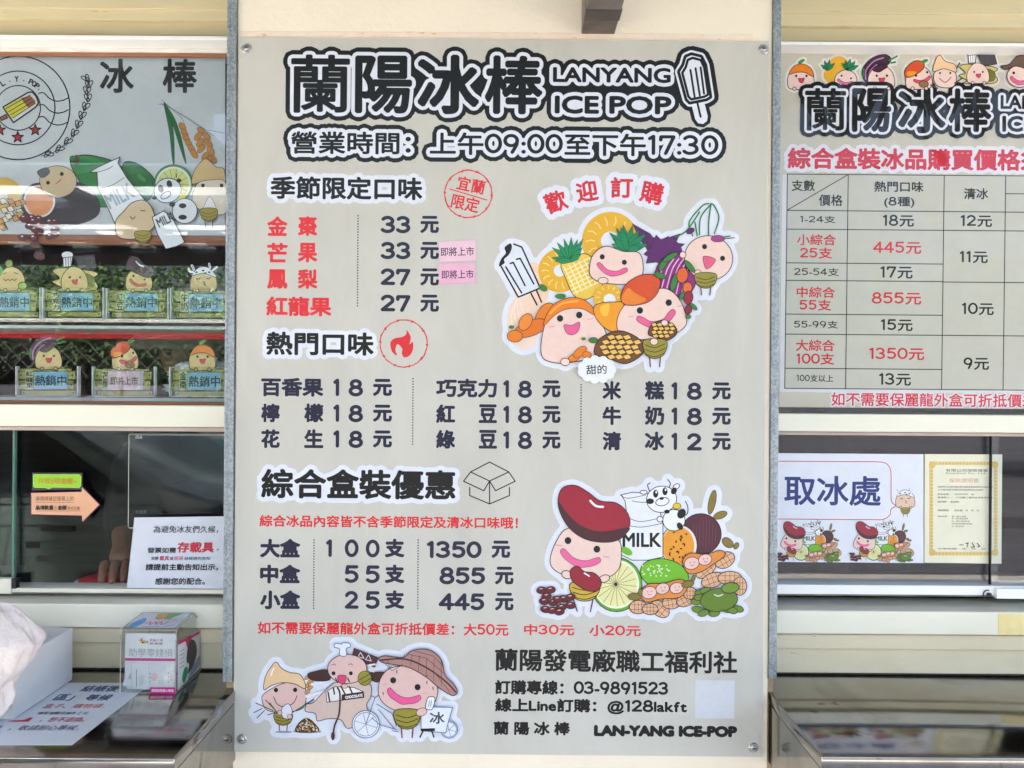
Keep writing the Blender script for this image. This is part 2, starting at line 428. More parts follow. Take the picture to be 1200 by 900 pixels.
def barrel(A, cx, cy, rx, ry, legs=True, c=(150, 140, 50)):
    if legs: A.lines([[(cx-rx*.5, cy+ry*.7), (cx-rx*.42, cy+ry*1.9)], [(cx+rx*.5, cy+ry*.7), (cx+rx*.42, cy+ry*1.9)]], (120, 60, 50), rx*.12)
    A.poly([(cx-rx, cy-ry), (cx+rx, cy-ry), (cx+rx*.85, cy+ry*.5), (cx, cy+ry), (cx-rx*.85, cy+ry*.5)], c, K, rx*.05)
    A.lines([[(cx-rx*.9, cy-ry*.5+k*ry*.5), (cx, cy-ry*.2+k*ry*.5), (cx+rx*.9, cy-ry*.6+k*ry*.5)] for k in range(3)], (60, 50, 20), rx*.07, True)

WH = (226, 229, 240)
def art_fruits(A):                              # tropical fruits with an ice pop
    A.ell(200, 470, 80, 105, (244, 208, 184)); A.ell(160, 620, 70, 110, (244, 212, 190)); A.ell(165, 690, 60, 60, (240, 216, 200))
    A.lines([[(130+k*14, 700-k*30), (110+k*12, 600-k*30), (150+k*14, 500-k*30), (210+k*10, 430)] for k in range(4)], (250, 232, 220), 3, True)
    A.ell(250, 400, 6, 6, WH)
    A.poly([(75, 385), (100, 350), (92, 318), (105, 290), (150, 290), (170, 310), (235, 478), (150, 522)], (222, 226, 238), K, 0, False)
    A.poly([(80, 300), (105, 282), (112, 300), (100, 330), (78, 352), (80, 368), (55, 382), (65, 350), (85, 325)], K, K, 0)
    A.lines([[(60, 375), (140, 518), (232, 480)], [(85, 385), (155, 500)], [(120, 285), (155, 298), (235, 475)], [(105, 370), (118, 366), (170, 468)], [(132, 352), (148, 348), (208, 460)], [(196, 502), (222, 552)], [(220, 488), (242, 540)]], K, 7)
    Y = (230, 176, 44)
    for cx, cy, r, h in ((545, 272, 126, 42), (322, 402, 94, 26)):
        A.ell(cx, cy, r, r*1.02, Y, n=40); A.ell(cx, cy, h, h, WH)
        A.lines([[(cx+r*.55*cos(a), cy+r*.55*sin(a)), (cx+r*.7*cos(a+.05), cy+r*.7*sin(a+.05)), (cx+r*.85*cos(a-.02), cy+r*.85*sin(a-.02))] for a in [k*pi/7 for k in range(14)]], (246, 214, 130), 5)
    A.poly([(328, 372), (390, 335), (450, 333), (500, 400), (505, 480), (440, 528), (385, 512), (350, 440)], (240, 200, 78), K, 2.5)
    L = []
    for k in range(7):
        L.append([(340+k*22, 385-k*8), (400+k*20, 505-k*12)]); L.append([(345+k*6, 400+k*17), (455+k*6, 345+k*18)])
    A.lines([[(max(340, a[0]), a[1]) for a in l] for l in L], (250, 238, 200), 4)
    spikes(A, 372, 358, [(288, 300), (285, 345), (310, 278), (340, 262), (372, 255), (400, 265), (425, 262), (422, 300), (300, 360), (415, 330)], (22, 140, 86), 13)
    P = (92, 28, 100)
    spikes(A, 760, 320, [(640, 195), (680, 260), (700, 240), (745, 245), (800, 250), (850, 240), (870, 285), (690, 330), (700, 370), (865, 330), (720, 290), (835, 262)], P, 26)
    A.ell(790, 320, 70, 60, P)
    A.ell(830, 430, 92, 100, (150, 36, 126), lw=2.5)
    A.lines([[(745+k*22, 480+k*6), (770+k*22, 400), (800+k*22, 350)] for k in range(6)], (236, 190, 226), 5, True)
    A.lines([[(905, 250), (890, 190), (945, 120), (975, 108)], [(830, 255), (880, 225), (935, 145)], [(935, 245), (940, 170), (985, 110)], [(1000, 240), (1020, 170), (1000, 118), (985, 108)], [(925, 250), (915, 190)], [(975, 245), (975, 190), (985, 112)]], (40, 120, 60), 6, True)
    A.ell(895, 228, 20, 13, P, -30)
    A.ell(975, 347, 106, 98, SKIN, 10, lw=2.5); A.ell(1015, 262, 30, 15, (160, 60, 130), 0, lw=1.5)
    A.lines([[(1040, 262), (1088, 258)], [(1040, 255), (1070, 250)]], (40, 90, 50), 4)
    A.eye((957, 297), (1036, 348), r=11); A.mouth([(952, 340), (1004, 352), (985, 385), (962, 392)], (226, 92, 130))
    A.ell(862, 333, 14, 14, SKIN, lw=2); A.ell(928, 412, 14, 14, SKIN, lw=2)
    barrel(A, 962, 448, 44, 32)
    spikes(A, 618, 312, [(540, 235), (548, 285), (570, 215), (600, 200), (640, 205), (672, 222), (700, 240), (712, 285), (560, 262), (680, 300), (590, 212)], (14, 134, 84), 16)
    A.poly([(452, 390), (470, 330), (525, 295), (600, 318), (670, 325), (688, 390), (672, 440), (610, 462), (510, 455), (460, 430)], SKIN, K, 2.5)
    A.eye((508, 342), (605, 366), r=11); A.mouth(smile(492, 378, 612, 402, 24, 24))
    A.ell(512, 446, 22, 14, SKIN, lw=2); A.ell(640, 460, 22, 14, SKIN, lw=2)
    A.ell(535, 522, 66, 62, Y); A.ell(540, 528, 26, 24, WH)
    A.lines([[(535+40*cos(a), 520+38*sin(a)), (535+54*cos(a), 520+50*sin(a))] for a in [k*pi/6 for k in range(12)]], (246, 214, 130), 5)
    O = (232, 128, 34)
    A.ell(255, 600, 62, 34, O, -60, lw=2); A.ell(195, 655, 78, 34, (228, 116, 28), -20, lw=2); A.ell(125, 690, 34, 26, O, 0, lw=2); A.ell(172, 628, 26, 40, (238, 140, 50), 30, lw=2)
    A.ell(248, 478, 22, 14, (60, 120, 50), 30); A.ell(325, 515, 24, 12, (60, 120, 50)); A.ell(110, 650, 12, 8, (60, 120, 50))
    A.poly([(245, 780), (240, 720), (262, 620), (300, 560), (375, 528), (445, 555), (490, 610), (528, 690), (505, 745), (440, 790), (340, 808), (280, 802)], SKIN, K, 2.5)
    A.poly([(250, 645), (272, 580), (320, 535), (390, 520), (450, 545), (480, 600), (420, 570), (350, 572), (300, 598)], (236, 128, 24), K, 2)
    A.lines([[(280, 590), (330, 548), (400, 536)]], (250, 170, 60), 9, True)
    A.eye((323, 612), (407, 597), r=14); A.mouth([(340, 640), (375, 642), (408, 628), (404, 665), (380, 684), (352, 676)])
    A.lines([[(275, 650), (297, 647)], [(445, 616), (466, 613)]], (226, 150, 160), 4)
    A.poly([(470, 565), (500, 545), (560, 540), (602, 548), (590, 620), (575, 672), (520, 655), (480, 610)], (240, 156, 34), K, 2.5)
    A.poly([(500, 560), (540, 550), (530, 600), (505, 595)], (246, 190, 60), K, 0)
    A.poly([(575, 660), (578, 600), (620, 540), (700, 500), (780, 480), (840, 520), (875, 600), (868, 650), (800, 690), (700, 705), (610, 695)], SKIN, K, 2.5)
    A.poly([(588, 520), (610, 465), (670, 425), (730, 420), (762, 445), (750, 500), (710, 540), (650, 555), (605, 550)], (214, 78, 34), K, 2.5)
    A.poly([(592, 525), (620, 480), (650, 500), (700, 530), (650, 552), (608, 548)], (232, 130, 40), K, 0)
    A.eye((673, 577), (799, 543), r=14); A.mouth(smile(668, 618, 820, 588, 36, 34))
    A.lines([[(622, 606), (642, 604)], [(838, 560), (856, 556)]], (226, 150, 160), 4)
    for cx, cy, rx, ry, n in ((582, 738, 108, 72, 5), (772, 665, 62, 44, 4)):
        A.poly([(cx-rx, cy+ry*.4), (cx-rx*.8, cy-ry*.5), (cx, cy-ry), (cx+rx*.8, cy-ry*.5), (cx+rx, cy+ry*.3), (cx+rx*.3, cy+ry), (cx-rx*.4, cy+ry*.7)], (120, 72, 40), K, 3)
        Q = []
        for j in range(n):
            for i in range(n):
                x = cx+(i-(n-1)/2)*rx*1.6/n+(j % 2)*rx*.1; y = cy+(j-(n-1)/2)*ry*1.5/n
                if ((x-cx)/rx)**2+((y-cy)/ry)**2 < .75:
                    a, b = rx*.95/n, ry*.86/n
                    Q.append([(x-a, y-b*.4), (x+a*.3, y-b), (x+a, y+b*.3), (x-a*.3, y+b)])
        for q in Q: A.poly(q, (238, 190, 96), K, 2, False)
    barrel(A, 738, 748, 48, 40)
    A.ell(734, 714, 17, 15, SKIN, lw=2); A.ell(780, 632, 15, 13, SKIN, lw=2)
    G = (58, 128, 52)
    for x, y, a, b, r in ((775, 375, 34, 13, -60), (805, 345, 36, 12, -30), (890, 385, 34, 12, 50), (822, 455, 40, 13, -75), (760, 425, 28, 12, 20), (860, 510, 24, 10, -50), (905, 560, 22, 9, 40), (883, 605, 12, 10, 0)): A.ell(x, y, a, b, G, r, lw=1.5)
    for x, y, a, b, c in ((858, 424, 24, 34, (224, 98, 34)), (880, 478, 20, 24, (226, 110, 40)), (884, 522, 20, 30, (150, 30, 60)), (884, 574, 15, 20, (140, 28, 60))): A.ell(x, y, a, b, c, 8, lw=2)
    for x, y, a, b, r in ((385, 785, 26, 16, -20), (410, 760, 34, 18, -40), (440, 772, 20, 14, 10)): A.ell(x, y, a, b, O, r, lw=1.5)
    A.ell(345, 803, 20, 16, SKIN, lw=2); A.ell(468, 708, 20, 12, G, 0, lw=1.5); A.ell(425, 702, 10, 7, G)
def art_beans(A, small=False):                  # red bean, milk can, lime, passion fruit, peanuts, green beans
    lw = 3 if not small else 5
    A.ell(905, 325, 103, 103, (84, 38, 52), lw=lw)
    if not small: A.lines([[(870+k*16, 250+abs(k-4)*8), (866+k*16, 400-abs(k-4)*10)] for k in range(8)], (118, 66, 80), 2)
    for x, y, a, b, r in ((962, 165, 62, 18, -78), (1003, 230, 36, 18, -20), (1040, 368, 32, 22, 40), (1083, 384, 18, 12, -60)): A.ell(x, y, a, b, (134, 116, 44), r, lw=lw*.7)
    A.ell(795, 382, 92, 104, (232, 226, 220), lw=lw); A.ell(790, 382, 82, 94, (234, 154, 44))
    R = random.Random(3)
    A.many([capsule((x, y), (x+8*cos(t), y+8*sin(t)), 3.5, 2) for x, y, t in [(745+R.random()*95, 310+R.random()*140, R.random()*3) for _ in range(22)]], K)
    A.poly([(505, 128), (560, 115), (630, 120), (690, 140), (705, 230), (715, 275), (715, 440), (640, 456), (560, 456), (500, 425), (500, 272), (535, 240), (525, 160)], (232, 234, 240), K, lw, False)
    A.lines([[(500, 128), (540, 145), (630, 128)], [(535, 240), (600, 262), (700, 245)], [(500, 272), (600, 290), (715, 270)], [(560, 158), (600, 165), (640, 165)]], K, lw, True)
    A.txt('MILK', 512, 318, 706, 390, K, 2.5)
    A.lines([[(648, 110), (638, 80), (650, 68)], [(745, 92), (752, 70), (738, 50)], [(800, 240), (835, 225), (840, 190), (828, 160)]], K, lw*1.6, True)
    A.ell(618, 115, 18, 9, (240, 240, 244), 0, lw=lw); A.ell(782, 86, 18, 12, (240, 240, 244), -30, lw=lw)
    A.ell(770, 255, 56, 54, (240, 241, 246), lw=lw); A.ell(708, 150, 76, 66, (240, 241, 246), -8, lw=lw)
    for x, y, a, b, r in ((650, 160, 20, 14, 0), (770, 108, 14, 18, 30), (808, 222, 20, 26, 30), (735, 212, 14, 10, 0), (800, 285, 14, 20, -30)): A.ell(x, y, a, b, K, r)
    A.ell(678, 122, 13, 20, K); A.ell(725, 110, 13, 20, K); A.ell(681, 114, 4, 7, (240, 240, 244)); A.ell(728, 102, 4, 7, (240, 240, 244))
    A.ell(712, 162, 34, 20, (240, 241, 246), -12, lw=lw); A.ell(708, 146, 11, 7, K); A.ell(785, 184, 20, 15, (238, 200, 36), lw=lw*.7); A.ell(700, 250, 15, 14, (240, 241, 246), lw=lw)
    A.ell(722, 528, 124, 78, (112, 186, 36), 12, lw=lw); A.poly([(810, 500), (840, 545), (858, 562), (820, 575)], (112, 186, 36), K, 0)
    if not small: A.many([[(x+4*cos(t*pi/3), y+4*sin(t*pi/3)) for t in range(6)] for x, y in [(610+R.random()*140, 480+R.random()*55) for _ in range(34)]], (232, 240, 210))
    A.ell(532, 410, 32, 18, (112, 186, 36), 30)
    A.ell(482, 578, 128, 136, (96, 168, 40), lw=lw); A.ell(480, 576, 116, 123, (236, 240, 214)); A.ell(478, 576, 106, 112, (232, 228, 162))
    A.lines([[(478, 576), (478+104*cos(a), 576+110*sin(a))] for a in [k*pi/9+.1 for k in range(18)]], (90, 90, 60), 2.2)
    A.ell(478, 576, 8, 8, K)
    A.poly([(240, 295), (175, 370), (148, 460), (175, 508), (240, 535), (340, 548), (440, 540), (492, 500), (506, 430), (490, 355), (380, 330)], SKIN, K, lw)
    A.poly([(188, 150), (212, 92), (275, 80), (340, 115), (400, 158), (480, 168), (535, 215), (548, 280), (505, 345), (430, 366), (330, 352), (250, 300), (200, 220)], (160, 30, 54), K, lw)
    A.poly([(190, 160), (240, 225), (310, 285), (410, 312), (546, 290), (505, 345), (430, 366), (330, 352), (250, 300), (203, 222)], (74, 34, 42), K, 0)
    A.lines([[(350, 157), (378, 183), (414, 188)]], (240, 240, 244), 11, True)
    A.eye((238, 357), (383, 400), r=17); A.mouth(smile(210, 415, 390, 460, 34, 38), (238, 104, 156))
    A.lines([[(178, 378), (206, 382)], [(415, 437), (445, 441)]], (226, 150, 170), 5)
    A.lines([[(262, 640), (284, 712)], [(366, 640), (350, 714)]], (90, 40, 40), 6)
    barrel(A, 322, 615, 68, 46, False, (206, 172, 58))
    A.ell(232, 528, 26, 20, SKIN, 20, lw=lw); A.ell(420, 548, 28, 18, SKIN, -20, lw=lw)
    A.poly([(250, 505), (285, 485), (320, 512), (370, 520), (405, 560), (390, 605), (340, 610), (290, 585), (255, 550)], (150, 32, 50), K, lw)
    A.lines([[(320, 520), (345, 535)]], (240, 240, 244), 7)
    T = (226, 176, 138)
    pods = [(930, 500, 60, 34, -40), (1025, 455, 52, 38, -30), (965, 555, 60, 36, -20), (1050, 545, 60, 34, 0), (1100, 585, 34, 46, 0), (590, 690, 44, 34, 0), (700, 700, 52, 36, 40), (760, 665, 50, 34, -10), (830, 650, 50, 34, -30), (650, 700, 40, 28, 0), (850, 620, 36, 30, 0)]
    for x, y, a, b, r in pods:
        A.ell(x, y, a, b, T, r, lw=lw)
        ra = radians(r)
        g = [[(x+k*a*.4*cos(ra)-b*.8*-sin(ra), y+k*a*.4*sin(ra)-b*.8*cos(ra)), (x+k*a*.4*cos(ra)+b*.8*-sin(ra), y+k*a*.4*sin(ra)+b*.8*cos(ra))] for k in (-1, 0, 1)]
        g += [[(x-a*.85*cos(ra)+k*b*.35*-sin(ra), y-a*.85*sin(ra)+k*b*.35*cos(ra)), (x+a*.85*cos(ra)+k*b*.35*-sin(ra), y+a*.85*sin(ra)+k*b*.35*cos(ra))] for k in (-1, 1)]
        A.lines(g, (110, 70, 50), 2.5)
    for pts in ([(812, 460), (850, 420), (930, 425), (1000, 405), (1025, 430), (960, 480), (900, 515), (840, 520)], [(600, 620), (640, 575), (720, 570), (800, 550), (840, 580), (800, 640), (700, 650), (630, 665)]):
        A.poly(pts, (222, 138, 62), K, lw)
    for x, y, a in ((858, 470, 38), (925, 452, 34), (645, 617, 38), (712, 597, 34), (782, 594, 34)):
        A.ell(x, y, a, a*.8, (238, 196, 190), -15, lw=lw*.8)
        if not small: A.eye((x-8, y-4), (x+12, y-6), r=2.5); A.lines([[(x-6, y+8), (x+2, y+13), (x+10, y+8)]], K, 2)
    for x, y, a, b, r in ((572, 637, 34, 18, 0), (838, 574, 32, 17, -15), (600, 615, 10, 18, 0), (865, 545, 10, 18, 20)): A.ell(x, y, a, b, (134, 116, 44), r, lw=2)
    for x, y in ((105, 605), (150, 603), (130, 635), (118, 660), (165, 665), (205, 690), (215, 648), (250, 640), (250, 680), (125, 700), (160, 705), (195, 712), (185, 650)):
        A.ell(x, y, 25, 17, (104, 24, 36), R.uniform(-20, 20), lw=2.5)
        if not small: A.lines([[(x-8, y-7), (x+4, y-9)]], (236, 210, 214), 4)
    for x, y in ((900, 615), (925, 605), (880, 660), (885, 700), (915, 718), (970, 720), (1040, 700), (1090, 698), (895, 640), (1060, 705)): A.ell(x, y, 27, 16, (104, 136, 40), R.uniform(-20, 20), lw=2.5)
    A.ell(993, 652, 94, 58, (98, 128, 36), -6, lw=lw); A.ell(1050, 592, 44, 26, (112, 146, 44), -8, lw=lw); A.lines([[(970, 625), (990, 633), (1012, 625)]], (230, 236, 210), 6, True)
def art_makers(A):                              # rice and wheat, chocolate, bicycle
    A.poly([(200, 330), (190, 370), (215, 410), (290, 418), (370, 405), (395, 360), (385, 300), (300, 280)], (228, 190, 182), K, 2.5)
    for x, y in ((400, 255), (412, 275), (398, 295), (415, 302), (402, 322), (418, 285)): A.ell(x, y, 15, 8, (218, 160, 90), -40, lw=1.5)
    A.poly([(197, 312), (205, 250), (235, 200), (256, 183), (280, 212), (320, 232), (365, 240), (390, 280), (388, 308), (340, 285), (280, 280), (230, 295)], (238, 200, 156), K, 2.5)
    A.lines([[(232, 245), (237, 225), (246, 212)]], (250, 244, 236), 6)
    A.eye((254, 314), (344, 313), r=10); A.lines([[(243, 345), (260, 380), (295, 392), (335, 375), (353, 340)]], K, 3.5, True)
    A.lines([[(160, 375), (240, 410)], [(165, 445), (200, 410)], [(150, 420), (190, 400)], [(205, 360), (260, 420)], [(330, 420), (470, 335)], [(350, 410), (440, 350)], [(215, 430), (250, 420)]], (60, 60, 50), 4)
    A.lines([[(225, 375), (262, 425)], [(355, 410), (400, 375)]], (60, 110, 60), 6)
    barrel(A, 288, 452, 40, 28); A.poly([(285, 440), (282, 400), (312, 378), (330, 410), (318, 448)], (226, 226, 236), K, 2)
    A.ell(272, 420, 11, 12, (228, 190, 182), lw=1.5); A.ell(318, 438, 11, 11, (228, 190, 182), lw=1.5)
    A.ell(290, 510, 40, 5, (150, 150, 170)); A.ell(400, 508, 66, 8, (150, 150, 170))
    R = random.Random(5)
    A.poly([(345, 505), (365, 465), (400, 446), (435, 470), (455, 505), (400, 512)], (90, 66, 50), K, 2)
    for _ in range(60):
        x = 355+R.random()*95; y = 505-R.random()*max(4, 58-abs(x-400)*.9)
        A.ell(x, y, 6.5, 4.5, R.choice([(230, 190, 130), (200, 150, 90), (240, 226, 200)]), R.uniform(0, 90), lw=1, n=8)
    A.lines([[(425, 285), (470, 275)], [(400, 340), (480, 320), (440, 355), (510, 370)]], (235, 235, 240), 14)
    A.poly([(430, 370), (500, 300), (560, 270), (690, 280), (700, 340), (680, 380), (690, 430), (640, 470), (590, 490), (560, 450), (500, 445), (450, 455), (440, 420), (395, 410), (400, 375)], (216, 190, 178), K, 2.5)
    D = (66, 38, 36)
    A.poly([(405, 235), (440, 222), (495, 216), (510, 262), (450, 270), (412, 258)], D, K, 1)
    A.poly([(622, 115), (735, 160), (718, 205), (610, 160)], (84, 42, 46), K, 2, False)
    A.lines([[(640, 155), (652, 135), (668, 162), (640, 155)], [(675, 168), (690, 146), (702, 175), (675, 168)]], (232, 220, 226), 3)
    A.poly([(690, 230), (770, 228), (768, 258), (730, 275), (700, 262)], D, K, 1)
    A.lines([[(668, 185), (672, 215)], [(690, 195), (720, 190)], [(690, 215), (715, 225)]], (240, 236, 240), 8)
    A.poly([(490, 318), (530, 295), (620, 298), (665, 318), (668, 345), (495, 368)], (238, 234, 232), K, 2.5, False)
    A.poly([(565, 332), (665, 318), (667, 345), (563, 358)], D, K, 1, False); A.txt('CHOCOLATE', 580, 333, 662, 347, (240, 236, 232), .8, rot=-8)
    A.lines([[(500, 320), (508, 365)], [(560, 292), (580, 330)], [(600, 295), (615, 330)], [(525, 300), (530, 330)]], D, 7)
    A.ell(590, 212, 92, 68, (228, 190, 182), lw=2.5)
    A.poly([(555, 148), (553, 118), (530, 110), (535, 92), (562, 96), (568, 90), (600, 92), (604, 108), (585, 118), (586, 150)], (236, 238, 244), (60, 100, 140), 2.5)
    A.eye((526, 232), (607, 232), r=9); A.lines([[(515, 195), (528, 188), (536, 194)], [(596, 192), (606, 187), (616, 193)]], K, 2.5)
    A.mouth([(545, 245), (565, 240), (586, 245), (580, 275), (562, 282), (548, 268)], (224, 70, 120)); A.lines([[(535, 255), (545, 275)], [(592, 255), (600, 272)]], D, 6)
    A.ell(672, 255, 32, 34, (150, 140, 50), lw=2); A.lines([[(648, 262), (696, 235)], [(655, 280), (702, 255)]], (60, 50, 20), 3)
    A.lines([[(545, 300), (556, 330), (552, 420), (530, 480), (523, 538)]], D, 8, True); A.ell(523, 525, 9, 20, D)
    A.ell(578, 292, 14, 10, (228, 190, 182), lw=1.5)
    B = (90, 110, 140)
    for x, y, r in ((677, 470, 64), (1066, 495, 40)):
        n = 30; A.ell(x, y, r, r, (226, 230, 240), lw=3, line=B); A.ell(x, y, r*.86, r*.86, None, lw=2, line=B)
        A.lines([[(x, y), (x+r*.84*cos(a), y+r*.84*sin(a))] for a in [k*pi/3+.3 for k in range(6)]], B, 2.2)
    A.lines([[(677, 470), (720, 345), (700, 335)], [(720, 345), (735, 335)], [(728, 375), (800, 420), (820, 480)], [(735, 400), (810, 490)], [(705, 440), (740, 470), (820, 495)], [(800, 500), (830, 505)]], B, 4)
    A.poly([(935, 405), (980, 388), (1082, 392), (1060, 470), (1050, 510), (935, 500)], (226, 230, 240), B, 3, False)
    A.txt('冰', 975, 412, 1045, 468, (60, 70, 80), 1.5); A.poly([(935, 490), (1000, 488), (1000, 502), (935, 502)], K, K, 0, False); A.lines([[(945, 500), (930, 530)], [(985, 500), (995, 530)]], K, 7)
    A.poly([(735, 300), (755, 240), (800, 205), (870, 198), (950, 215), (1000, 260), (1012, 330), (980, 390), (900, 412), (810, 402), (750, 360)], (228, 190, 182), K, 2.5)
    A.poly([(738, 160), (770, 150), (850, 158), (885, 130), (935, 118), (985, 128), (1030, 170), (1048, 240), (1085, 280), (1105, 318), (1080, 335), (1020, 300), (960, 250), (880, 205), (800, 190), (752, 180)], (176, 130, 122), K, 3)
    A.lines([[(745, 170), (860, 165), (960, 205), (1050, 270), (1098, 320)]], (66, 36, 40), 7, True)
    A.lines([[(860+k*34, 150+k*4-(8 if k < 3 else 0)), (850+k*36, 172+k*24)] for k in range(6)]+[[(870, 142), (960, 160), (1040, 230)], [(900, 126), (990, 150), (1042, 200)], [(755, 175), (800, 220), (850, 190)], [(775, 165), (790, 205)], [(1000, 230), (1070, 320)]], (90, 56, 56), 2.5)
    A.eye((805, 264), (919, 296), r=14); A.mouth(smile(785, 315, 925, 350, 26, 34), (238, 90, 150))
    A.lines([[(757, 283), (775, 285)], [(945, 324), (965, 324)]], (226, 150, 160), 4); A.lines([[(963, 240), (962, 252)], [(962, 268), (963, 280)], [(990, 295), (992, 308)], [(757, 320), (760, 330)], [(822, 218), (822, 230)]], (80, 90, 110), 5)
    barrel(A, 870, 448, 56, 44); A.ell(938, 412, 26, 18, (228, 190, 182), -20, lw=2)
    A.poly([(965, 350), (980, 340), (1000, 348), (990, 395), (972, 402), (956, 392)], (238, 240, 246), K, 2.5); A.lines([[(975, 358), (970, 388)], [(984, 358), (980, 385)]], K, 2.5)
HAT = {'kumquat': (236, 128, 24), 'mango': (214, 78, 34), 'dragon': (110, 34, 96), 'bean': (74, 44, 58), 'milk': (232, 236, 244), 'kiwi': (120, 170, 50), 'choc': (60, 52, 50)}
def art_head(A, kind, sk, x=0, y=0, s=1.):      # a round smiling fruit head with its topping, about 60 wide
    q = lambda L: [(x+a*s, y+b*s) for a, b in L]
    e = lambda a, b, rx, ry, c, r=0, lw=1.2: A.ell(x+a*s, y+b*s, rx*s, ry*s, c, r, lw=lw*s, n=18)
    c = HAT[kind]
    if kind == 'dragon':
        A.poly(q([(-34, 20), (-44, 0), (-40, -20), (-20, -40), (8, -48), (24, -38), (14, -22), (-12, -16), (-24, 2), (-20, 26)]), (54, 30, 52), K, 1.2*s)
        A.lines([q([(-36, 10), (-34, -12), (-16, -32), (6, -40)]), q([(-28, 18), (-26, -6), (-10, -24)])], (190, 120, 180), 3*s, True)
        A.lines([q([(-42, 6), (-40, -14)]), q([(20, -34), (38, -44)]), q([(24, -28), (34, -30)])], (50, 130, 70), 4*s)
    if kind == 'choc':
        A.poly(q([(0, -46), (46, -52), (54, -20), (14, -14)]), (70, 66, 72), K, 1.2*s, False)
        A.poly(q([(-30, -20), (-50, -12), (-34, 4), (-52, 12), (-30, 26), (-40, 34), (40, 34), (56, 22), (44, 6), (56, -6), (34, -14)]), (206, 190, 120), K, 1.5*s)
        A.poly(q([(24, -6), (48, 4), (44, 26), (20, 24)]), (110, 116, 40), K, 1*s)
        A.ell(x-16*s, y-50*s, 14*s, 9*s, (236, 238, 240), lw=1*s)
        A.poly(q([(-26, -44), (-4, -46), (-6, -24), (-26, -22)]), (236, 238, 240), K, 1.2*s, False)
        A.lines([q([(-26+k*6, -44), (-25+k*6, -22)]) for k in range(4)], K, 1.6*s)
    A.poly(q([(-30, 22), (-28, 0), (-12, -20), (6, -22), (24, -10), (32, 12), (28, 30), (0, 34), (-24, 32)]), sk, K, 1.3*s)
    if kind == 'bean':
        A.poly(q([(-28, -30), (-20, -46), (-2, -46), (10, -30), (30, -22), (34, -6), (20, 2), (-4, -8), (-24, -18)]), c, K, 1.5*s); A.lines([q([(-6, -36), (2, -28), (12, -25)])], (236, 236, 240), 3*s, True)
    if kind == 'mango':
        A.poly(q([(-32, 2), (-30, -14), (-10, -32), (10, -30), (12, -16), (-4, -2), (-22, 6)]), c, K, 1.3*s); A.poly(q([(-28, 0), (-24, -8), (-4, -6), (-18, 4)]), (236, 150, 40), K, 0); A.ell(x+14*s, y-32*s, 9*s, 4*s, (60, 140, 60), -20)
    if kind == 'kumquat':
        A.poly(q([(-27, -2), (-16, -20), (4, -26), (24, -16), (31, 4), (10, -6), (-10, -6)]), c, K, 1.2*s); A.ell(x+2*s, y-32*s, 9*s, 4*s, (60, 140, 60), -30)
    if kind == 'milk':
        A.poly(q([(-27, -4), (-12, -22), (8, -24), (24, -12), (30, 0), (6, -8), (-10, -8)]), (234, 238, 244), K, 1.2*s)
        for a, b in ((-16, -12), (0, -16), (14, -12), (5, -10)): e(a, b, 3, 2, K, 0, 0)
        A.lines([q([(-24, -12), (-32, -14), (-34, -20)]), q([(-22, -18), (-26, -28)]), q([(16, -22), (14, -32)]), q([(22, -16), (32, -24)])], (235, 238, 244), 5*s, True)
        A.lines([q([(-22, -18), (-26, -28)]), q([(16, -22), (14, -32)])], K, 1.2*s)
    if kind == 'kiwi':
        A.ell(x-6*s, y-30*s, 9*s, 9*s, (160, 150, 80), lw=1.2*s); A.ell(x-6*s, y-30*s, 6*s, 6*s, (130, 180, 60)); A.ell(x-34*s, y-14*s, 14*s, 12*s, (60, 170, 50)); A.ell(x+26*s, y+22*s, 10*s, 9*s, (150, 190, 80), lw=1.2*s)
        A.lines([q([(-18, 6), (-13, 10), (-8, 6), (-3, 10), (2, 6), (7, 10), (12, 6)]), q([(-20, -6), (-12, -9)]), q([(6, -9), (16, -6)])], K, 1.6*s)
    if kind == 'dragon':
        A.poly(q([(-20, -12), (0, -24), (16, -20), (6, -12), (-6, -6)]), (70, 30, 52), K, 1*s)
    if kind == 'milk': A.lines([q([(-16, 3), (-10, 5), (-7, 2)]), q([(8, 2), (12, 4), (18, 1)])], K, 2*s); A.lines([q([(0, 10), (5, 12), (1, 16), (6, 19)])], K, 1.4*s)
    elif kind == 'bean': A.eye((x-12*s, y-2*s), (x+14*s, y+6*s), r=2.8*s); A.mouth(smile(x-20*s, y+8*s, x+16*s, y+18*s, 6*s, 7*s), (214, 80, 70), .8*s)
    elif kind == 'mango': A.eye((x-6*s, y+2*s), (x+20*s, y-6*s), r=2.8*s); A.mouth(smile(x-10*s, y+14*s, x+26*s, y+6*s, 6*s, 8*s), (226, 80, 110), .8*s); A.ell(x+12*s, y+22*s, 11*s, 8*s, (150, 110, 70), lw=1*s)
    elif kind != 'kiwi': A.eye((x-10*s, y+2*s), (x+14*s, y+2*s), r=2.8*s); A.mouth(q([(-5, 8), (2, 8), (9, 7), (6, 17), (1, 18), (-3, 15)]), (220, 60, 90), .8*s)
    for a in (-14, 18): e(a, 32, 4, 4, sk)

# ---------------------------------------------------------------- setting out of doors, behind the viewer too
ASPH = surface('asphalt', (62, 62, 66), (78, 77, 80), 3, .85, .6, 120, .004)
PAVE = surface('concrete_paving', (150, 146, 140), (168, 164, 158), 2, .75, .3, 60, .002)
gnd = mesh('road', [(-300, -300, -.16), (300, -300, -.16), (300, 300, -.16), (-300, 300, -.16)], [(0, 1, 2, 3)], ASPH); gnd['kind'] = 'structure'
pv = box('pavement', (-12, -4.4, -.2), (12, -.26, 0), PAVE, None, .01); pv['kind'] = 'structure'  # unseen paving, made pale and deep to bounce light onto the front

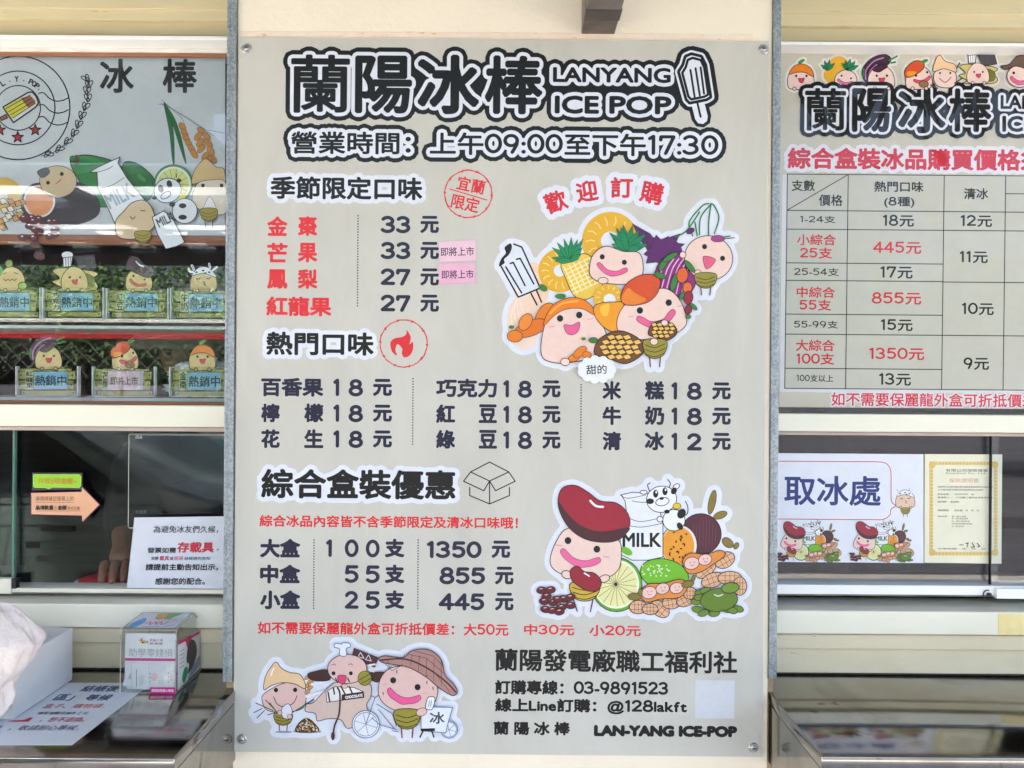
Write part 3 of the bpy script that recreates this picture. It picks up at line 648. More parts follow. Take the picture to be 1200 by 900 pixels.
# ---------------------------------------------------------------- the shop
LX, RX = -330, 1530                        # how far the windows run to either side of the picture
shop = thing('shop_building', 'cream painted ice pop kiosk front with a broad pillar between two serving windows', 'building')
YG = .122                                  # window glass
xl0, xl1 = pw(LX, 450, YG).x, pw(263.5, 450, 0).x
xr0, xr1 = pw(912.5, 450, 0).x, pw(RX, 450, YG).x
pil_l, pil_r = pw(274.6, 450, 0).x, pw(903.3, 450, 0).x
YP = .0045                                 # face of the pillar, just behind the board
bm = bmesh.new(); add_box(bm, (pil_l, YP, 0), (pil_r, .16, 3.0), .0015); bm_obj('pillar', bm, WALLP, shop)
SX = {'l': (xl0, xl1-.001), 'r': (xr0+.001, xr1)}; XM = {'l': 130, 'r': 1055}
def hz(side, py, y): return pw(XM[side], py, y).z
def rail(side, name, y0, y1, yf, yb, mat, parent=shop, bev=.0008, x=None):
    a, b = (SX[side] if x is None else x)
    return box(name, (a, yf, hz(side, y1, yf)), (b, yb, hz(side, y0, yf)), mat, parent, bev)
# steel channels at both edges of the pillar, cut off above the counters
for x0, x1, zb in ((pw(263.3, 450, 0).x, pil_l-.0004, pw(268, 799, 0).z), (pil_r+.0004, pw(912.5, 450, 0).x, pw(905, 795, 0).z)):
    bm = bmesh.new(); add_box(bm, (x0, -.0015, zb), (x1, .15, 2.9), .0012)
    add_box(bm, (x0+.004, -.0022, zb+.02), (x0+.0052, -.0016, 2.88)); bm_obj('steel_channel', bm, GALV, shop)
    box('wall_edge', (x0+.002, .012, 0), (x1-.002, .148, zb-.004), surface('rusty_render', (150, 118, 92), (196, 168, 134), 14, .7, .6, 60, .002), shop)
# paint line and tape residue along the board's top edge
RES = surface('peeling_tape_residue', (236, 214, 190), (240, 226, 208), 60, .7, .8, 300, .001, dirt=(60, .6, (214, 168, 110), (1, 1, 3)))
bm = bmesh.new(); N = 150
for row in (0,):
    vs = []
    for i in range(N+1):
        px = 281+i*(882-281)/N; n1 = noise.noise(Vector((i*.21, 3, 0)))*1.3; n2 = noise.noise(Vector((i*.17, 9, 0)))*1
        yy = 38.2+i*.024
        vs.append((bm.verts.new(pw(px, yy+n1-1.6, YP-.0006)), bm.verts.new(pw(px, yy+4.6+n2*.3, YP-.0006)), bm.verts.new(pw(px, yy+n1-2.2, YP+.0006)), bm.verts.new(pw(px, yy+5+n2*.3, YP+.0006))))
    for A_, B_ in zip(vs, vs[1:]):
        bm.faces.new((A_[0], B_[0], B_[1], A_[1])); bm.faces.new((A_[0], A_[2], B_[2], B_[0])); bm.faces.new((A_[1], B_[1], B_[3], A_[3]))
bm_obj('tape_residue', bm, RES, shop)
# the two window bays
YB = {}
ROWS = {'l': dict(st=(10.5, 23, 41, 46, 49), band=(474.5, 500, 505), rail=(690, 697), sill=(698, 708, 736, 787)),
        'r': dict(st=(16.8, 31, 49, 53, 54), band=(485.5, 506.5, 510.5), rail=(686, 699), sill=(702.5, 716.5, 744, 787))}
for sd in 'lr':
    q = ROWS[sd]; st = q['st']; fr = thing('x', 'x', 'x'); bpy.data.objects.remove(fr)
    rail(sd, 'lintel_board', -500, st[0]-.6, .060, .16, SHUT)
    rail(sd, 'lintel_board', st[0]+.2, st[1], .064, .16, SHUT)
    rail(sd, 'lintel_board', st[1]+.4, st[2], .074, .16, SHUT2)
    f = rail(sd, 'window_frame', st[2]+.3, st[3], .062, .16, WHITE)
    rail(sd, 'frame_lip', st[3]+.2, st[4], .072, .16, FRAME, f)
    b = rail(sd, 'window_frame', q['band'][0], q['band'][1], .078, .17, FRAME, shop, .002)
    rail(sd, 'frame_lip', q['band'][1]+.2, q['band'][2], .088, .16, surface('dull_pink_grey_strip', (176, 160, 150), (190, 176, 168), 8, .5, 0), b)  # lip pinkish at right; at left its grey paints the shadow under the band
    # lower window: bottom rail, sill, wall down to the counter
    r0 = rail(sd, 'sliding_rail', q['rail'][0], q['rail'][1]-2, .108, .15, FRAME if sd == 'l' else WHITE)
    rail(sd, 'rail_groove', q['rail'][1]-1.8, q['rail'][1]-.2, .112, .15, DARKST, r0)
    a, c = SX[sd]; s0 = q['sill']
    zt = hz(sd, s0[1], .07); 
    bm = bmesh.new(); add_box(bm, (a, .07, hz(sd, s0[2], .07)), (c, .16, zt), .0025); bm_obj('sill', bm, FRAME, shop)
    rail(sd, 'sill_step', s0[2]+.2, s0[2]+17, .086, .16, STUCCO)
    box('wall_panel', (a, .0935, .2), (c, .16, hz(sd, s0[2]+17.2, .086)), STUCCO, shop)
    # glass
    zb_, zt_ = hz(sd, q['rail'][0]+2, .12), hz(sd, q['band'][2]-1, .12)
    if sd == 'l':
        xs = pw(15.5, 600, .12).x
        g = box('glass_pane', (a, .118, zb_), (xs, .122, zt_), GLASS, b); box('glass_edge', (xs, .117, zb_), (xs+.004, .123, zt_), GEDGE, b)
        box('glass_pane', (xs-.03, .128, zb_), (c, .132, zt_), GLASS, b)
        box('sliding_stile', (a, .104, hz(sd, 697, .104)), (pw(12.5, 690, .104).x, .117, hz(sd, 679, .104)), FRAME, b, .001)
        box('rubber_stop', (pw(13, 690, .104).x, .106, hz(sd, 691, .104)), (pw(17.5, 690, .104).x, .117, hz(sd, 679, .104)), RUBBER, b)
    else:
        xs = pw(1161, 600, .12).x
        box('glass_pane', (a, .128, zb_), (xs+.02, .132, zt_), GLASS, b)
        box('glass_pane', (xs, .118, zb_), (c, .122, zt_), GLASS, b); box('glass_edge', (xs-.0015, .117, zb_), (xs, .123, zt_), RUBBER, b)
        box('sliding_stile', (xs, .101, hz(sd, 701, .101)), (c, .1165, hz(sd, 689, .101)), WHITE, b, .001)
        bm = bmesh.new(); c0 = pw(1157, 697, .104)
        tube(bm, [c0+Vector((cos(t)*.0075, 0, sin(t)*.0085)) for t in [k*pi/8 for k in range(3, 17)]], .0012, 6)
        add_box(bm, c0+Vector((.001, -.001, -.003)), c0+Vector((.008, .004, .003)), .001); bm_obj('sash_latch', bm, RUBBER, b)
    box('upper_glass', (a, .106, hz(sd, q['band'][0]+.5, .106)), (c, .110, hz(sd, st[4]-1, .106)), GLASS, f)
# golden wood strip and white strip over the left decal
rail('l', 'wood_strip', 49.5, 56, .098, .105, OAK); rail('l', 'light_strip', 56.3, 61, .0965, .105, surface('aluminium_strip', (215, 212, 200), (245, 244, 240), 20, .2, .1, metal=.3, sc=(1, 1, 5)))
rail('l', 'wood_strip', 61.3, 65.5, .099, .1055, WOOD); rail('l', 'wood_strip', 470.5, 474, .098, .105, WOOD)
# yellow tape patch at the right end of the sill
tp = quadslab('tape_patch', [pw(1170, 719, .0692), pw(1262, 720.5, .0692), pw(1262, 744, .0692), pw(1170, 743.5, .0692)], .0004, surface('yellowed_tape', (232, 210, 140), (244, 226, 168), 30, .4, .3), shop)
# room behind, roof, awning
box('back_wall', (-2.3, 2.2, 0), (2.3, 2.3, 2.9), DWALL, shop); box('side_wall', (-2.4, .16, 0), (-2.3, 2.3, 2.9), DWALL, shop); box('side_wall', (2.3, .16, 0), (2.4, 2.3, 2.9), DWALL, shop)
box('partition_wall', (.3, .95, .02), (2.3, 1.0, 2.9), surface('grey_plank_partition', (44, 40, 54), (62, 56, 72), 4, .5, .3, 20, .002, (1, 1, 14)), shop)
box('ceiling', (-2.4, .16, 2.9), (2.4, 2.3, 3.0), DWALL, shop); box('floor', (-2.4, .16, -.05), (2.4, 2.3, .02), DFLOOR, shop)
box('outer_wall', (-2.4, .05, 0), (xl0-.001, .16, 3.0), CREAM, shop); box('outer_wall', (xr1+.001, .05, 0), (2.4, .16, 3.0), CREAM, shop)
box('lintel_wall', (xl0, .03, 2.62), (xr1, .16, 3.0), CREAM, shop)
AW = surface('grey_awning_sheet', (52, 50, 48), (64, 62, 58), 4, .5, .2, 30, .003)
aw = box('awning_roof', (-3.2, -1.95, 2.74), (3.2, .02, 2.80), AW, shop)
for k in range(5): box('awning_beam', (-2.8+k*1.4-.03, -1.9, 2.66), (-2.8+k*1.4+.03, .0, 2.738), DARKST, aw)
# the short beam end that shows at the top
bt = thing('roof_bracket', 'grey steel square tube sticking out of the wall above the menu board', 'bracket', pw(700, 39, 0))
x0, x1 = pw(681.5, 39, 0).x, pw(720.5, 39, 0).x; zb = pw(700, 39, 0).z
bm = bmesh.new(); add_box(bm, (x0, -1.0, zb), (x1, YP, zb+.06), .002); bm_obj('square_tube', bm, DARKST, bt)
bm = bmesh.new(); add_box(bm, (x0-.001, -.08, zb-.0015), (x1+.001, -.045, zb+.062), .001); bm_obj('weld_band', bm, surface('darker_steel_band', (70, 64, 60), (100, 92, 86), 30, .4, .3, metal=.5), bt)
# counters
ZC = .974
def counter(side, label):
    t = thing('steel_counter', label, 'counter', ((-.8 if side == 'l' else .8), -.1, ZC-.16))
    yf = pz(100, 888, ZC).y if side == 'l' else pz(1075, 887, ZC).y
    if side == 'l': xa, xb = xl0, pz(272.5, 813, ZC).x
    else: xa, xb = pz(900.5, 811, ZC).x, xr1
    bm = bmesh.new(); add_box(bm, (xa, yf, ZC-.02), (xb, .0932, ZC), .0022); bm_obj('counter_top', bm, STEEL, t, True)
    bm = bmesh.new(); add_box(bm, (xa+.0006, yf+.0006, ZC-.12), (xb-.0006, .0925, ZC-.0205), .001); bm_obj('skirt', bm, STEEL, t)
    for fx in (.12, .88):
        bm = bmesh.new(); x = xa+(xb-xa)*fx; tube(bm, [(x, yf+.03, ZC-.12), (x, .06, ZC-.3)], .012); bm_obj('brace', bm, DARKST, t)
    bm = bmesh.new(); add_box(bm, (xa, .0885, ZC+.0002), (xb, .0933, ZC+.0020), .0005); bm_obj('sealant_line', bm, surface('dark_gap_sealant', (24, 20, 16), (70, 58, 46), 90, .7, .6, 200, .002), t)
    return t
counter('l', 'stainless steel counter under the left window with tissue box and paper notice on it')
counter('r', 'empty stainless steel counter shelf under the right window with dark stain spots')

# ---------------------------------------------------------------- the menu board
PB = plane_map(0.)
board = thing('menu_board', 'large grey white menu board with black outlined title and prices screwed to the pillar', 'menu board', pw(590, 885, 0))
GREY = (208, 205, 195)
quadslab('panel', [pw(280.3, 44, 0), pw(900.5, 48.6, 0), pw(892.5, 887, 0), pw(274.3, 880.8, 0)], .0038, pm(GREY), board)
BR = .5                                     # the print sits half a degree askew, as the board does
DK, RED = (32, 32, 58), (222, 44, 52); INK = (14, 13, 13)
def T(name, items, kind='board', mp=PB, parent=board, k0=8):
    for it in items:
        A = Art(mp, kind, k0=k0)
        t, x0, y0, x1, y1, c, fat = it[:7]; kw = it[7] if len(it) > 7 else {}
        kw.setdefault('rot', BR); A.txt(t, x0, y0, x1, y1, c, fat, **kw); A.build(name, parent)
# title, drawn layer by layer so the outlines of all words run together
A = Art(PB)
tt = [('蘭', 341, 64, 410, 132.5, 1.3), ('陽', 416, 65, 483, 133, 2.0), ('冰', 489, 64, 562, 134, 2.4), ('棒', 568, 65, 636, 134, 2.0), ('LANYANG', 648, 79, 786, 97, .9), ('ICE', 650, 112, 702, 133.5, 1.2), ('POP', 714, 112.5, 787, 134, 1.2)]
pop = [(795, 84), (800, 76), (803, 66), (810, 63), (822, 66), (827, 76), (833, 114), (828, 117), (808, 121), (804, 117)]
def glyph_poly(t, x0, y0, x1, y1, fat, rot=BR):
    B = Art(None); B.txt(t, x0, y0, x1, y1, INK, fat, rot=rot); return B.L[-1][0], B.L[-1][1]
G = [glyph_poly(*q[:5], q[5]) for q in tt]
stick = capsule((817, 118), (822, 138), 4.2, 4)
def grow(r):
    P = []
    for V, Fc in G:
        P += [[V[i] for i in f] for f in Fc]+[capsule(V[a], V[b], r, 4) for a, b in boundary(V, Fc)]
    P += [pop, stick]+[capsule(pop[i], pop[(i+1) % len(pop)], r, 4) for i in range(len(pop))]+[capsule((817, 118), (822, 138), 4.2+r*.8, 4)]
    return union(P)
V, Fc = grow(9.5); A.add(V, Fc, INK); V, Fc = grow(4.2)
A.add(V, Fc, WH)
for V, Fc in G: A.add(V, Fc, INK)
A.poly(pop, WH, INK, 2.6, False); A.poly([(p[0]*.8+163.5, p[1]*.84+15) for p in pop], WH, INK, 2.2, False)
A.lines([[(809, 82), (814, 114)], [(815, 80), (820, 112)], [(821, 79), (825, 110)], [(817, 120), (821, 137)]], INK, 2.4)
A.build('title_lettering', board)
A = Art(PB); A.txt('營業時間：上午09:00至下午17:30', 341, 155.5, 842, 182, INK, .7, halo=((9.5, INK), (4.4, WH)), rot=.42); A.build('opening_hours_lettering', board)
H5 = dict(halo=((5, WH),))
T('heading_lettering', [('季節限定口味', 317, 207, 495, 234, INK, .9, dict(halo=((5, WH),)))])
T('heading_lettering', [('熱門口味', 312, 389, 438, 416.5, INK, 1.0, dict(halo=((5, WH),)))])
T('heading_lettering', [('綜合盒裝優惠', 306, 550, 534, 585, INK, 1.25, dict(halo=((5.5, WH),)))])
T('heading_lettering', [('蘭陽發電廠職工福利社', 580, 761, 864, 788, INK, .8, dict(rot=.7))])
for t, yy, w in (('金', 253.5, 1), ('芒', 284.5, 1), ('鳳', 315.5, 1), ('紅龍果', 347.5, 0)):
    s = {'金': '棗', '芒': '果', '鳳': '梨'}.get(t)
    if w: T('flavour_lettering', [(t, 313, yy, 337, yy+23, RED, .9), (s, 349, yy, 372, yy+23, RED, .9)])
    else: T('flavour_lettering', [(t, 312, yy, 388.5, yy+23, RED, .9)])
for n, yy in (('33', 253), ('33', 283.5), ('27', 314.5), ('27', 345.3)):
    T('price_lettering', [(n, 446, yy, 481, yy+20.3, DK, 1.0), ('元', 492.5, yy, 514.5, yy+20.3, DK, .95)])
def cell(a, ax0, ax1, b, bx0, bx1, yy, n2, x1_, x8, x8b, yx, yxb, y2):
    it = [(a, ax0, yy, ax1, yy+22, DK, .95)]
    if b: it.append((b, bx0, yy, bx1, yy+22, DK, .95))
    it += [('1', x1_, y2, x1_+7, y2+20.5, DK, 1.1), (n2, x8, y2+.5, x8b, y2+21, DK, 1.05), ('元', yx, y2+.3, yxb, y2+20.5, DK, 1.05)]
    T('price_lettering', it)
for i, (a, b) in enumerate((('百香果', None), ('檸', '檬'), ('花', '生'))):
    y = 442.7+i*30.2
    cell(a, 306, 379 if not b else 328, b, 356.5, 379, y, '8', 390.5, 408.5, 425.5, 437, 459.5, y+1)
for i, (a, b) in enumerate((('巧克力', None), ('紅', '豆'), ('綠', '豆'))):
    y = 443.8+i*30
    cell(a, 511, 582.5 if not b else 533.5, b, 561, 582.5, y, '8', 589.5, 607, 623.5, 635.5, 657, y+1.6)
for i, (a, b) in enumerate((('米', '糕'), ('牛', '奶'), ('清', '冰'))):
    y = 446.5+i*29.6
    cell(a, 706, 728, b, 755.5, 778.5, y, '8' if i < 2 else '2', 786.5, 805, 822.5, 834.5, 856.5, y+1.3)
T('note_lettering', [('綜合冰品內容皆不含季節限定及清冰口味哦！', 304, 604.5, 607, 618.5, RED, .42)])
for i, (a, n) in enumerate((('大盒', '00'), ('中盒', '55'), ('小盒', '25'))):
    y = 631.3+i*30.2
    it = [(a, 304.7, y, 352, y+22.3, DK, 1.1), (n[0], 404, y+.7, 420.3, y+21.7, DK, .95), (n[1], 428.6, y+1, 445, y+22, DK, .95), ('支', 451, y, 474, y+22, DK, 1.1)]
    if i == 0: it.append(('1', 382, y+.7, 389, y+21.5, DK, 1.1))
    T('price_lettering', it)
T('price_lettering', [('1350', 500, 634, 564.5, 654.3, DK, 1.05), ('元', 576, 633.5, 598, 654, DK, 1.05)])
T('price_lettering', [('855', 515, 664.5, 568.5, 685, DK, 1.05), ('元', 580, 664, 602, 685, DK, 1.05)])
T('price_lettering', [('445', 514, 695, 567.5, 715.4, DK, 1.05), ('元', 580, 694.5, 602, 715.5, DK, 1.05)])
T('note_lettering', [('如不需要保麗龍外盒可折抵價差：大50元', 302, 729.5, 596, 744, RED, .4), ('中30元', 614, 731.5, 673, 744.5, RED, .4), ('小20元', 690.5, 732.5, 751, 745.5, RED, .4)])
T('contact_lettering', [('訂購專線：03-9891523', 580, 797.5, 783, 814.5, INK, .7)])
T('contact_lettering', [('線上Line訂購：@128lakft', 580, 819, 805, 837, INK, .7)])
T('contact_lettering', [('蘭 陽 冰 棒', 578.5, 845.5, 668, 861.5, INK, .7)])
T('contact_lettering', [('LAN-YANG ICE-POP', 696, 850, 864, 863.5, INK, 1.35)])
for x, ya, yb in ((419.6, 252, 362), (484, 443, 524), (681, 450, 527), (368, 632, 716), (490, 632, 716)):
    A = Art(PB); A.many([[(x-.75-(y-ya)*.006, y), (x+.75-(y-ya)*.006, y), (x+.75-(y-ya)*.006, y+1.6), (x-.75-(y-ya)*.006, y+1.6)] for y in [ya+k*3.2 for k in range(int((yb-ya)/3.2))]], DK); A.build('dotted_line', board)
# stamps
def stamp(cx, cy, r, fn):
    A = Art(PB); n = 60; P = []
    for k in range(n):
        rr = r+noise.noise(Vector((k*.5, cx, 0)))*.8; r2 = r+noise.noise(Vector(((k+1) % n*.5, cx, 0)))*.8
        P.append(capsule((cx+rr*cos(2*pi*k/n), cy+rr*sin(2*pi*k/n)), (cx+r2*cos(2*pi*(k+1)/n), cy+r2*sin(2*pi*(k+1)/n)), .55+.6*abs(noise.noise(Vector((k*.9, 5, cx)))), 2))
    for k in range(0, n, 6):
        a = 2*pi*k/n; P.append([(cx+(r-2)*cos(a), cy+(r-2)*sin(a)), (cx+(r+1.6)*cos(a+.06), cy+(r+1.6)*sin(a+.06)), (cx+(r)*cos(a+.16), cy+r*sin(a+.16))])
    A.many(P, RED); fn(A); A.build('stamp_print', board)
def f1(A):
    A.txt('宜蘭', 535.5, 208.5, 568.5, 225.5, RED, .35, rot=12); A.txt('限定', 529, 229.5, 562, 247, RED, .35, rot=12); A.lines([[(527, 221.5), (570.5, 234.5)]], RED, 1.2)
stamp(548.7, 227.3, 27.6, f1)
def f2(A):
    q = lambda L: [((x)/3.75+290, y/3.75+190) for x, y in L]
    A.poly(q([(700, 738), (718, 770), (712, 800), (726, 790), (728, 820), (715, 848), (690, 858), (678, 840), (680, 820), (660, 800), (650, 825), (658, 850), (635, 832), (628, 795), (645, 775), (680, 768), (698, 755)]), RED, RED, 0)
stamp(473, 402.5, 27.6, f2)
# open box icon
A = Art(PB, ox=290, oy=420, sc=3.87)
A.lines([[(1012, 515), (1098, 470), (1185, 515), (1098, 556), (1012, 515)], [(1012, 515), (980, 557), (1072, 600), (1098, 556), (1125, 600), (1214, 557), (1185, 515)], [(1008, 585), (1008, 622), (1098, 660), (1188, 622), (1188, 585)], [(1098, 556), (1098, 660)]], INK, 5)
A.build('box_drawing', board)
# welcome characters on separate white patches
A = Art(PB)
for t, x0, y0, x1, y1, r in (('歡', 638, 224, 664, 249, -20), ('迎', 675, 211.5, 700.5, 236.5, -9), ('訂', 715.5, 207.5, 742, 232, 1), ('購', 750.5, 213, 777.5, 239, 13)):
    A.txt(t, x0, y0, x1, y1, (214, 40, 56), .8, halo=((6.5, WH),), rot=r)
A.build('welcome_lettering', board)
A = Art(PB, ox=570, oy=210, sc=3.748); art_fruits(A); A.halo(22, WH); A.build('fruit_picture', board)
A = Art(PB, ox=610, oy=550, sc=4.286); art_beans(A); A.halo(26, WH); A.build('bean_and_milk_picture', board)
A = Art(PB, ox=260, oy=730, sc=4); art_makers(A); A.halo(24, WH); A.build('cart_picture', board)
A = Art(PB); A.poly([(815, 797), (861, 797.5), (860.5, 842), (814.5, 841.5)], (214, 216, 222), K, 0, False); A.build('blank_label', board)
for px, py in ((289, 57), (894.5, 58), (283.5, 866), (883, 876)):
    c = pw(px, py, 0); s = mesh('screw', [], [], SCREW, board); bm = bmesh.new()
    bmesh.ops.create_cone(bm, cap_ends=True, segments=20, radius1=.0085, radius2=.0072, depth=.0012, matrix=Matrix.Translation(c+Vector((0, -.0012, 0))) @ Matrix.Rotation(pi/2, 4, 'X'))
    bmesh.ops.create_uvsphere(bm, u_segments=14, v_segments=8, radius=.0048, matrix=Matrix.Translation(c+Vector((0, -.0018, 0))) @ Matrix.Diagonal((1, .45, 1, 1)))
    bmesh.ops.recalc_face_normals(bm, faces=bm.faces[:]); bm.to_mesh(s.data); bm.free()
    d = box('screw_slot', c+Vector((-.003, -.0045, -.0006)), c+Vector((.003, -.0038, .0006)), RUBBER, s)
# stickers on the board
def sticker(pts, label, txt, tb, colr, rot):
    t = thing('sticker', label, 'sticker', pw(*pts[3], -.001), 'pink coming soon stickers on the menu board')
    V = [pw(*p, -.0012) for p in pts]; quadslab('paper', V, .0004, pm(colr, 'paper'), t)
    A = Art(plane_map(-.0012), 'paper', k0=1); A.txt(txt, *tb, (60, 30, 60), .12, rot=rot); A.build('lettering', t)
sticker([(514.3, 283.5), (557.3, 281), (558, 305), (515, 307)], 'upper pale pink coming soon sticker beside the mango price on the menu board', '即將上市', (516.5, 289.5, 555.5, 300), (240, 200, 216), -1.5)
sticker([(514.3, 309), (556.8, 308), (557.2, 331.5), (514.5, 333)], 'lower and pinker coming soon sticker beside the pineapple price on the menu board', '即將上市', (517.5, 316.5, 555, 326.5), (240, 182, 208), -1)
t = thing('cloud_sticker', 'white cloud shaped paper sticker on the menu board above the rice cake price', 'sticker', pw(699, 445, -.001))
pts = []
for k in range(11):
    a = 2*pi*k/11; cx, cy = 699.5+17.5*cos(a), 433+11.5*sin(a)
    for j in range(5): b = a-1.2+j*.6; pts.append((cx+5.5*cos(b), cy+5*sin(b)))
bm = bmesh.new(); V2, F2 = union([pts]+[[(699.5+18*cos(k*pi/10), 433+12*sin(k*pi/10)) for k in range(20)]]+[[(699.5+17.5*cos(2*pi*i/11)+5.6*cos(k*pi/6), 433+11.5*sin(2*pi*i/11)+5.4*sin(k*pi/6)) for k in range(12)] for i in range(11)])
vs = [bm.verts.new(pw(x, y, -.0065)) for x, y in V2]; [bm.faces.new([vs[i] for i in f]) for f in F2]
r = bmesh.ops.extrude_face_region(bm, geom=bm.faces[:]); [setattr(v, 'co', v.co+Vector((0, .0005, 0))) for v in r['geom'] if isinstance(v, bmesh.types.BMVert)]
bm_obj('paper', bm, pm((238, 240, 242), 'paper'), t); A = Art(plane_map(-.0065), 'paper', k0=3); A.txt('甜的', 687, 427.5, 711, 438.5, INK, .15, rot=-2); A.build('lettering', t)

# ---------------------------------------------------------------- price table on the right upper window
PR = plane_map(.0985)
pt = thing('price_board', 'grey price table poster in a clear sleeve filling the right upper window', 'price board', pw(1060, 478, .0985))
quadslab('panel', [pw(913, 54, .0985), pw(1530, 58.5, .0985), pw(1527, 482, .0985), pw(913, 477, .0985)], .004, pm((200, 194, 178), 'sleeve'), pt)
A = Art(PR, 'sleeve', k0=2); A.poly([(917, 205), (1520, 209), (1518, 458), (1040, 461), (913.5, 459)], (218, 218, 222), K, 0, False); A.poly([(922.5, 204), (1500, 208.5), (1498, 460), (919.3, 455)], (196, 194, 182), K, 0, False); A.build('sheet', pt)
A = Art(PR, 'sleeve', k0=8)
def tl(x, y): return (x-(y-204)*.0125, y+(x-922)*.008)
lines = [[tl(922.7, y), tl(1400, y)] for y in (204, 246.5, 455)] + [[tl(x, 204), tl(x, 455)] for x in (922.7, 994, 1106.5, 1178.5, 1255, 1330, 1400)]
lines += [[tl(922.7, y), tl(1106.5, y)] for y in (308, 328.5, 368, 391.5, 431.5)] + [[tl(922.7, 268.5), tl(1400, 268.5)], [tl(1106.5, 329), tl(1400, 329)], [tl(1106.5, 391.5), tl(1400, 391.5)], [tl(922.7, 246.5), tl(994, 204)], [tl(1178.5, 225), tl(1400, 225)]]
A.lines(lines, (40, 38, 36), 1.05); A.build('table_lines', pt)
BK, RD = (34, 32, 32), (206, 40, 60)
def R_(name, items, **k): return T(name, items, 'sleeve', PR, pt, 12)
A = Art(PR, 'sleeve', k0=8)
for x, kind in ((938, 'kumquat'), (992, 'milk'), (1032, 'dragon'), (1076, 'mango'), (1114, 'kiwi'), (1145, 'choc'), (1196, 'bean'), (1240, 'kumquat')):
    if kind == 'milk':
        B = A; cc = (228, 172, 44)
        B.ell(983, 78, 12, 12, cc); B.ell(974, 88, 9, 9, cc); spikes(B, 970, 82, [(962, 76), (966, 71), (972, 70), (978, 74)], (14, 134, 84), 2, lw=.4)
        B.poly([(978, 98), (980, 88), (990, 82), (1001, 86), (1004, 96), (996, 103), (984, 103)], SKIN, K, .6); spikes(B, 994, 82, [(986, 74), (990, 71), (996, 69), (1002, 72), (1006, 77)], (14, 134, 84), 2.5, lw=.4)
        B.eye((986, 89), (997, 92), r=1.2); B.mouth(smile(982, 94, 998, 97, 2.5, 3), lw=.4)
    elif kind == 'kiwi':
        B = A; B.poly([(1095, 85), (1094, 95), (1100, 102), (1114, 103), (1120, 96), (1118, 84), (1106, 80)], SKIN, K, .6)
        B.poly([(1093, 84), (1096, 70), (1101, 65), (1107, 72), (1118, 76), (1120, 85), (1106, 81)], (236, 196, 150), K, .6); B.eye((1101, 86), (1113, 86), r=1.2); B.lines([[(1100, 92), (1107, 97), (1114, 91)]], K, .8, True)
        B.lines([[(1090, 100), (1098, 104)], [(1118, 98), (1130, 90)], [(1121, 80), (1124, 74)]], (90, 80, 50), 1.6)
    elif kind == 'bean':
        B = A; B.ell(1194, 90, 15, 13, SKIN, lw=.7); B.poly([(1172, 78), (1182, 76), (1192, 66), (1206, 68), (1214, 80), (1218, 92), (1206, 84), (1190, 78), (1178, 82)], (104, 78, 66), K, .8)
        B.eye((1187, 86), (1201, 89), r=1.6); B.mouth(smile(1184, 92, 1203, 96, 3.5, 5), lw=.4)
    else: art_head(A, kind, SKIN, x, 88 if kind != 'choc' else 84, .5 if kind != 'choc' else .42)
A.halo(2.6, (224, 220, 216)); A.build('mascot_row_picture', pt)
pt.children[-1].name = 'fruit_row_picture'
A = Art(PR, 'sleeve', k0=60)
G = [glyph_poly(*q) for q in (('蘭', 943, 103.5, 991, 153.5, .95), ('陽', 998, 103.5, 1044, 155, 1.7), ('冰', 1052, 103, 1108, 156.5, 1.9), ('棒', 1111, 104, 1161.5, 155, 1.5), ('LANYANG', 1172, 112, 1273, 128.5, .7), ('ICE', 1174, 136, 1212, 155, .9), ('POP', 1222, 136, 1275, 155.5, .9))]
def grow2(r):
    P = []
    for V, Fc in G: P += [[V[i] for i in f] for f in Fc]+[capsule(V[a], V[b], r, 4) for a, b in boundary(V, Fc)]
    return union(P)
A.add(*grow2(7.6), INK); A.add(*grow2(2.9), (228, 228, 236))
for V, Fc in G: A.add(V, Fc, INK)
A.build('title_lettering', pt)
R_('heading_lettering', [('綜合盒裝冰品購買價格須知', 922.8, 174, 1249, 199.5, RD, 1.0, dict(halo=((4.5, (226, 224, 232)),)))])
R_('table_lettering', [('支數', 927.5, 211, 955, 224, BK, .25), ('價格', 959.5, 228, 987.5, 241.5, BK, .25), ('熱門口味', 1024.5, 212.5, 1082, 225, BK, .3), ('(8種)', 1036, 230.5, 1071.5, 243.5, BK, .3), ('清冰', 1129.5, 220.5, 1158, 233.5, BK, .3)])
def row(items): R_('table_lettering', [(t, a, b, c, d_, (RD if r else BK), f) for t, a, b, c, d_, r, f in items])
row([('1-24支', 937.5, 252.8, 979, 261.3, 0, .12), ('18元', 1034.5, 251.7, 1071, 265.7, 0, .35), ('12元', 1125.5, 252, 1162.5, 266, 0, .35)])
row([('小綜合', 934, 274.5, 979.5, 287.5, 1, .25), ('25支', 937.5, 290, 975, 303, 1, .3), ('445元', 1023, 283, 1079.5, 297.5, 1, .35), ('11元', 1124.5, 294.2, 1157.5, 308.4, 0, .35)])
row([('25-54支', 930.5, 314, 983, 323.3, 0, .12), ('17元', 1031.5, 312, 1069.5, 326.5, 0, .35)])
row([('中綜合', 933.5, 336, 978.5, 349, 1, .25), ('55支', 937, 351, 974, 364, 1, .3), ('855元', 1021.5, 342.5, 1079.5, 357, 1, .35), ('10元', 1127, 354.8, 1164.5, 369.3, 0, .35)])
row([('55-99支', 930.5, 375.8, 982, 384.8, 0, .12), ('15元', 1032, 374, 1069.5, 388, 0, .35)])
row([('大綜合', 932.5, 398, 978, 411.5, 1, .25), ('100支', 933, 413.8, 977.5, 427.3, 1, .3), ('1350元', 1018.5, 407.5, 1083, 422, 1, .35), ('9元', 1129, 419, 1159, 433.5, 0, .35)])
row([('100支以上', 933.5, 439, 976.5, 447.5, 0, .12), ('13元', 1030, 437.3, 1067.5, 452, 0, .35)])
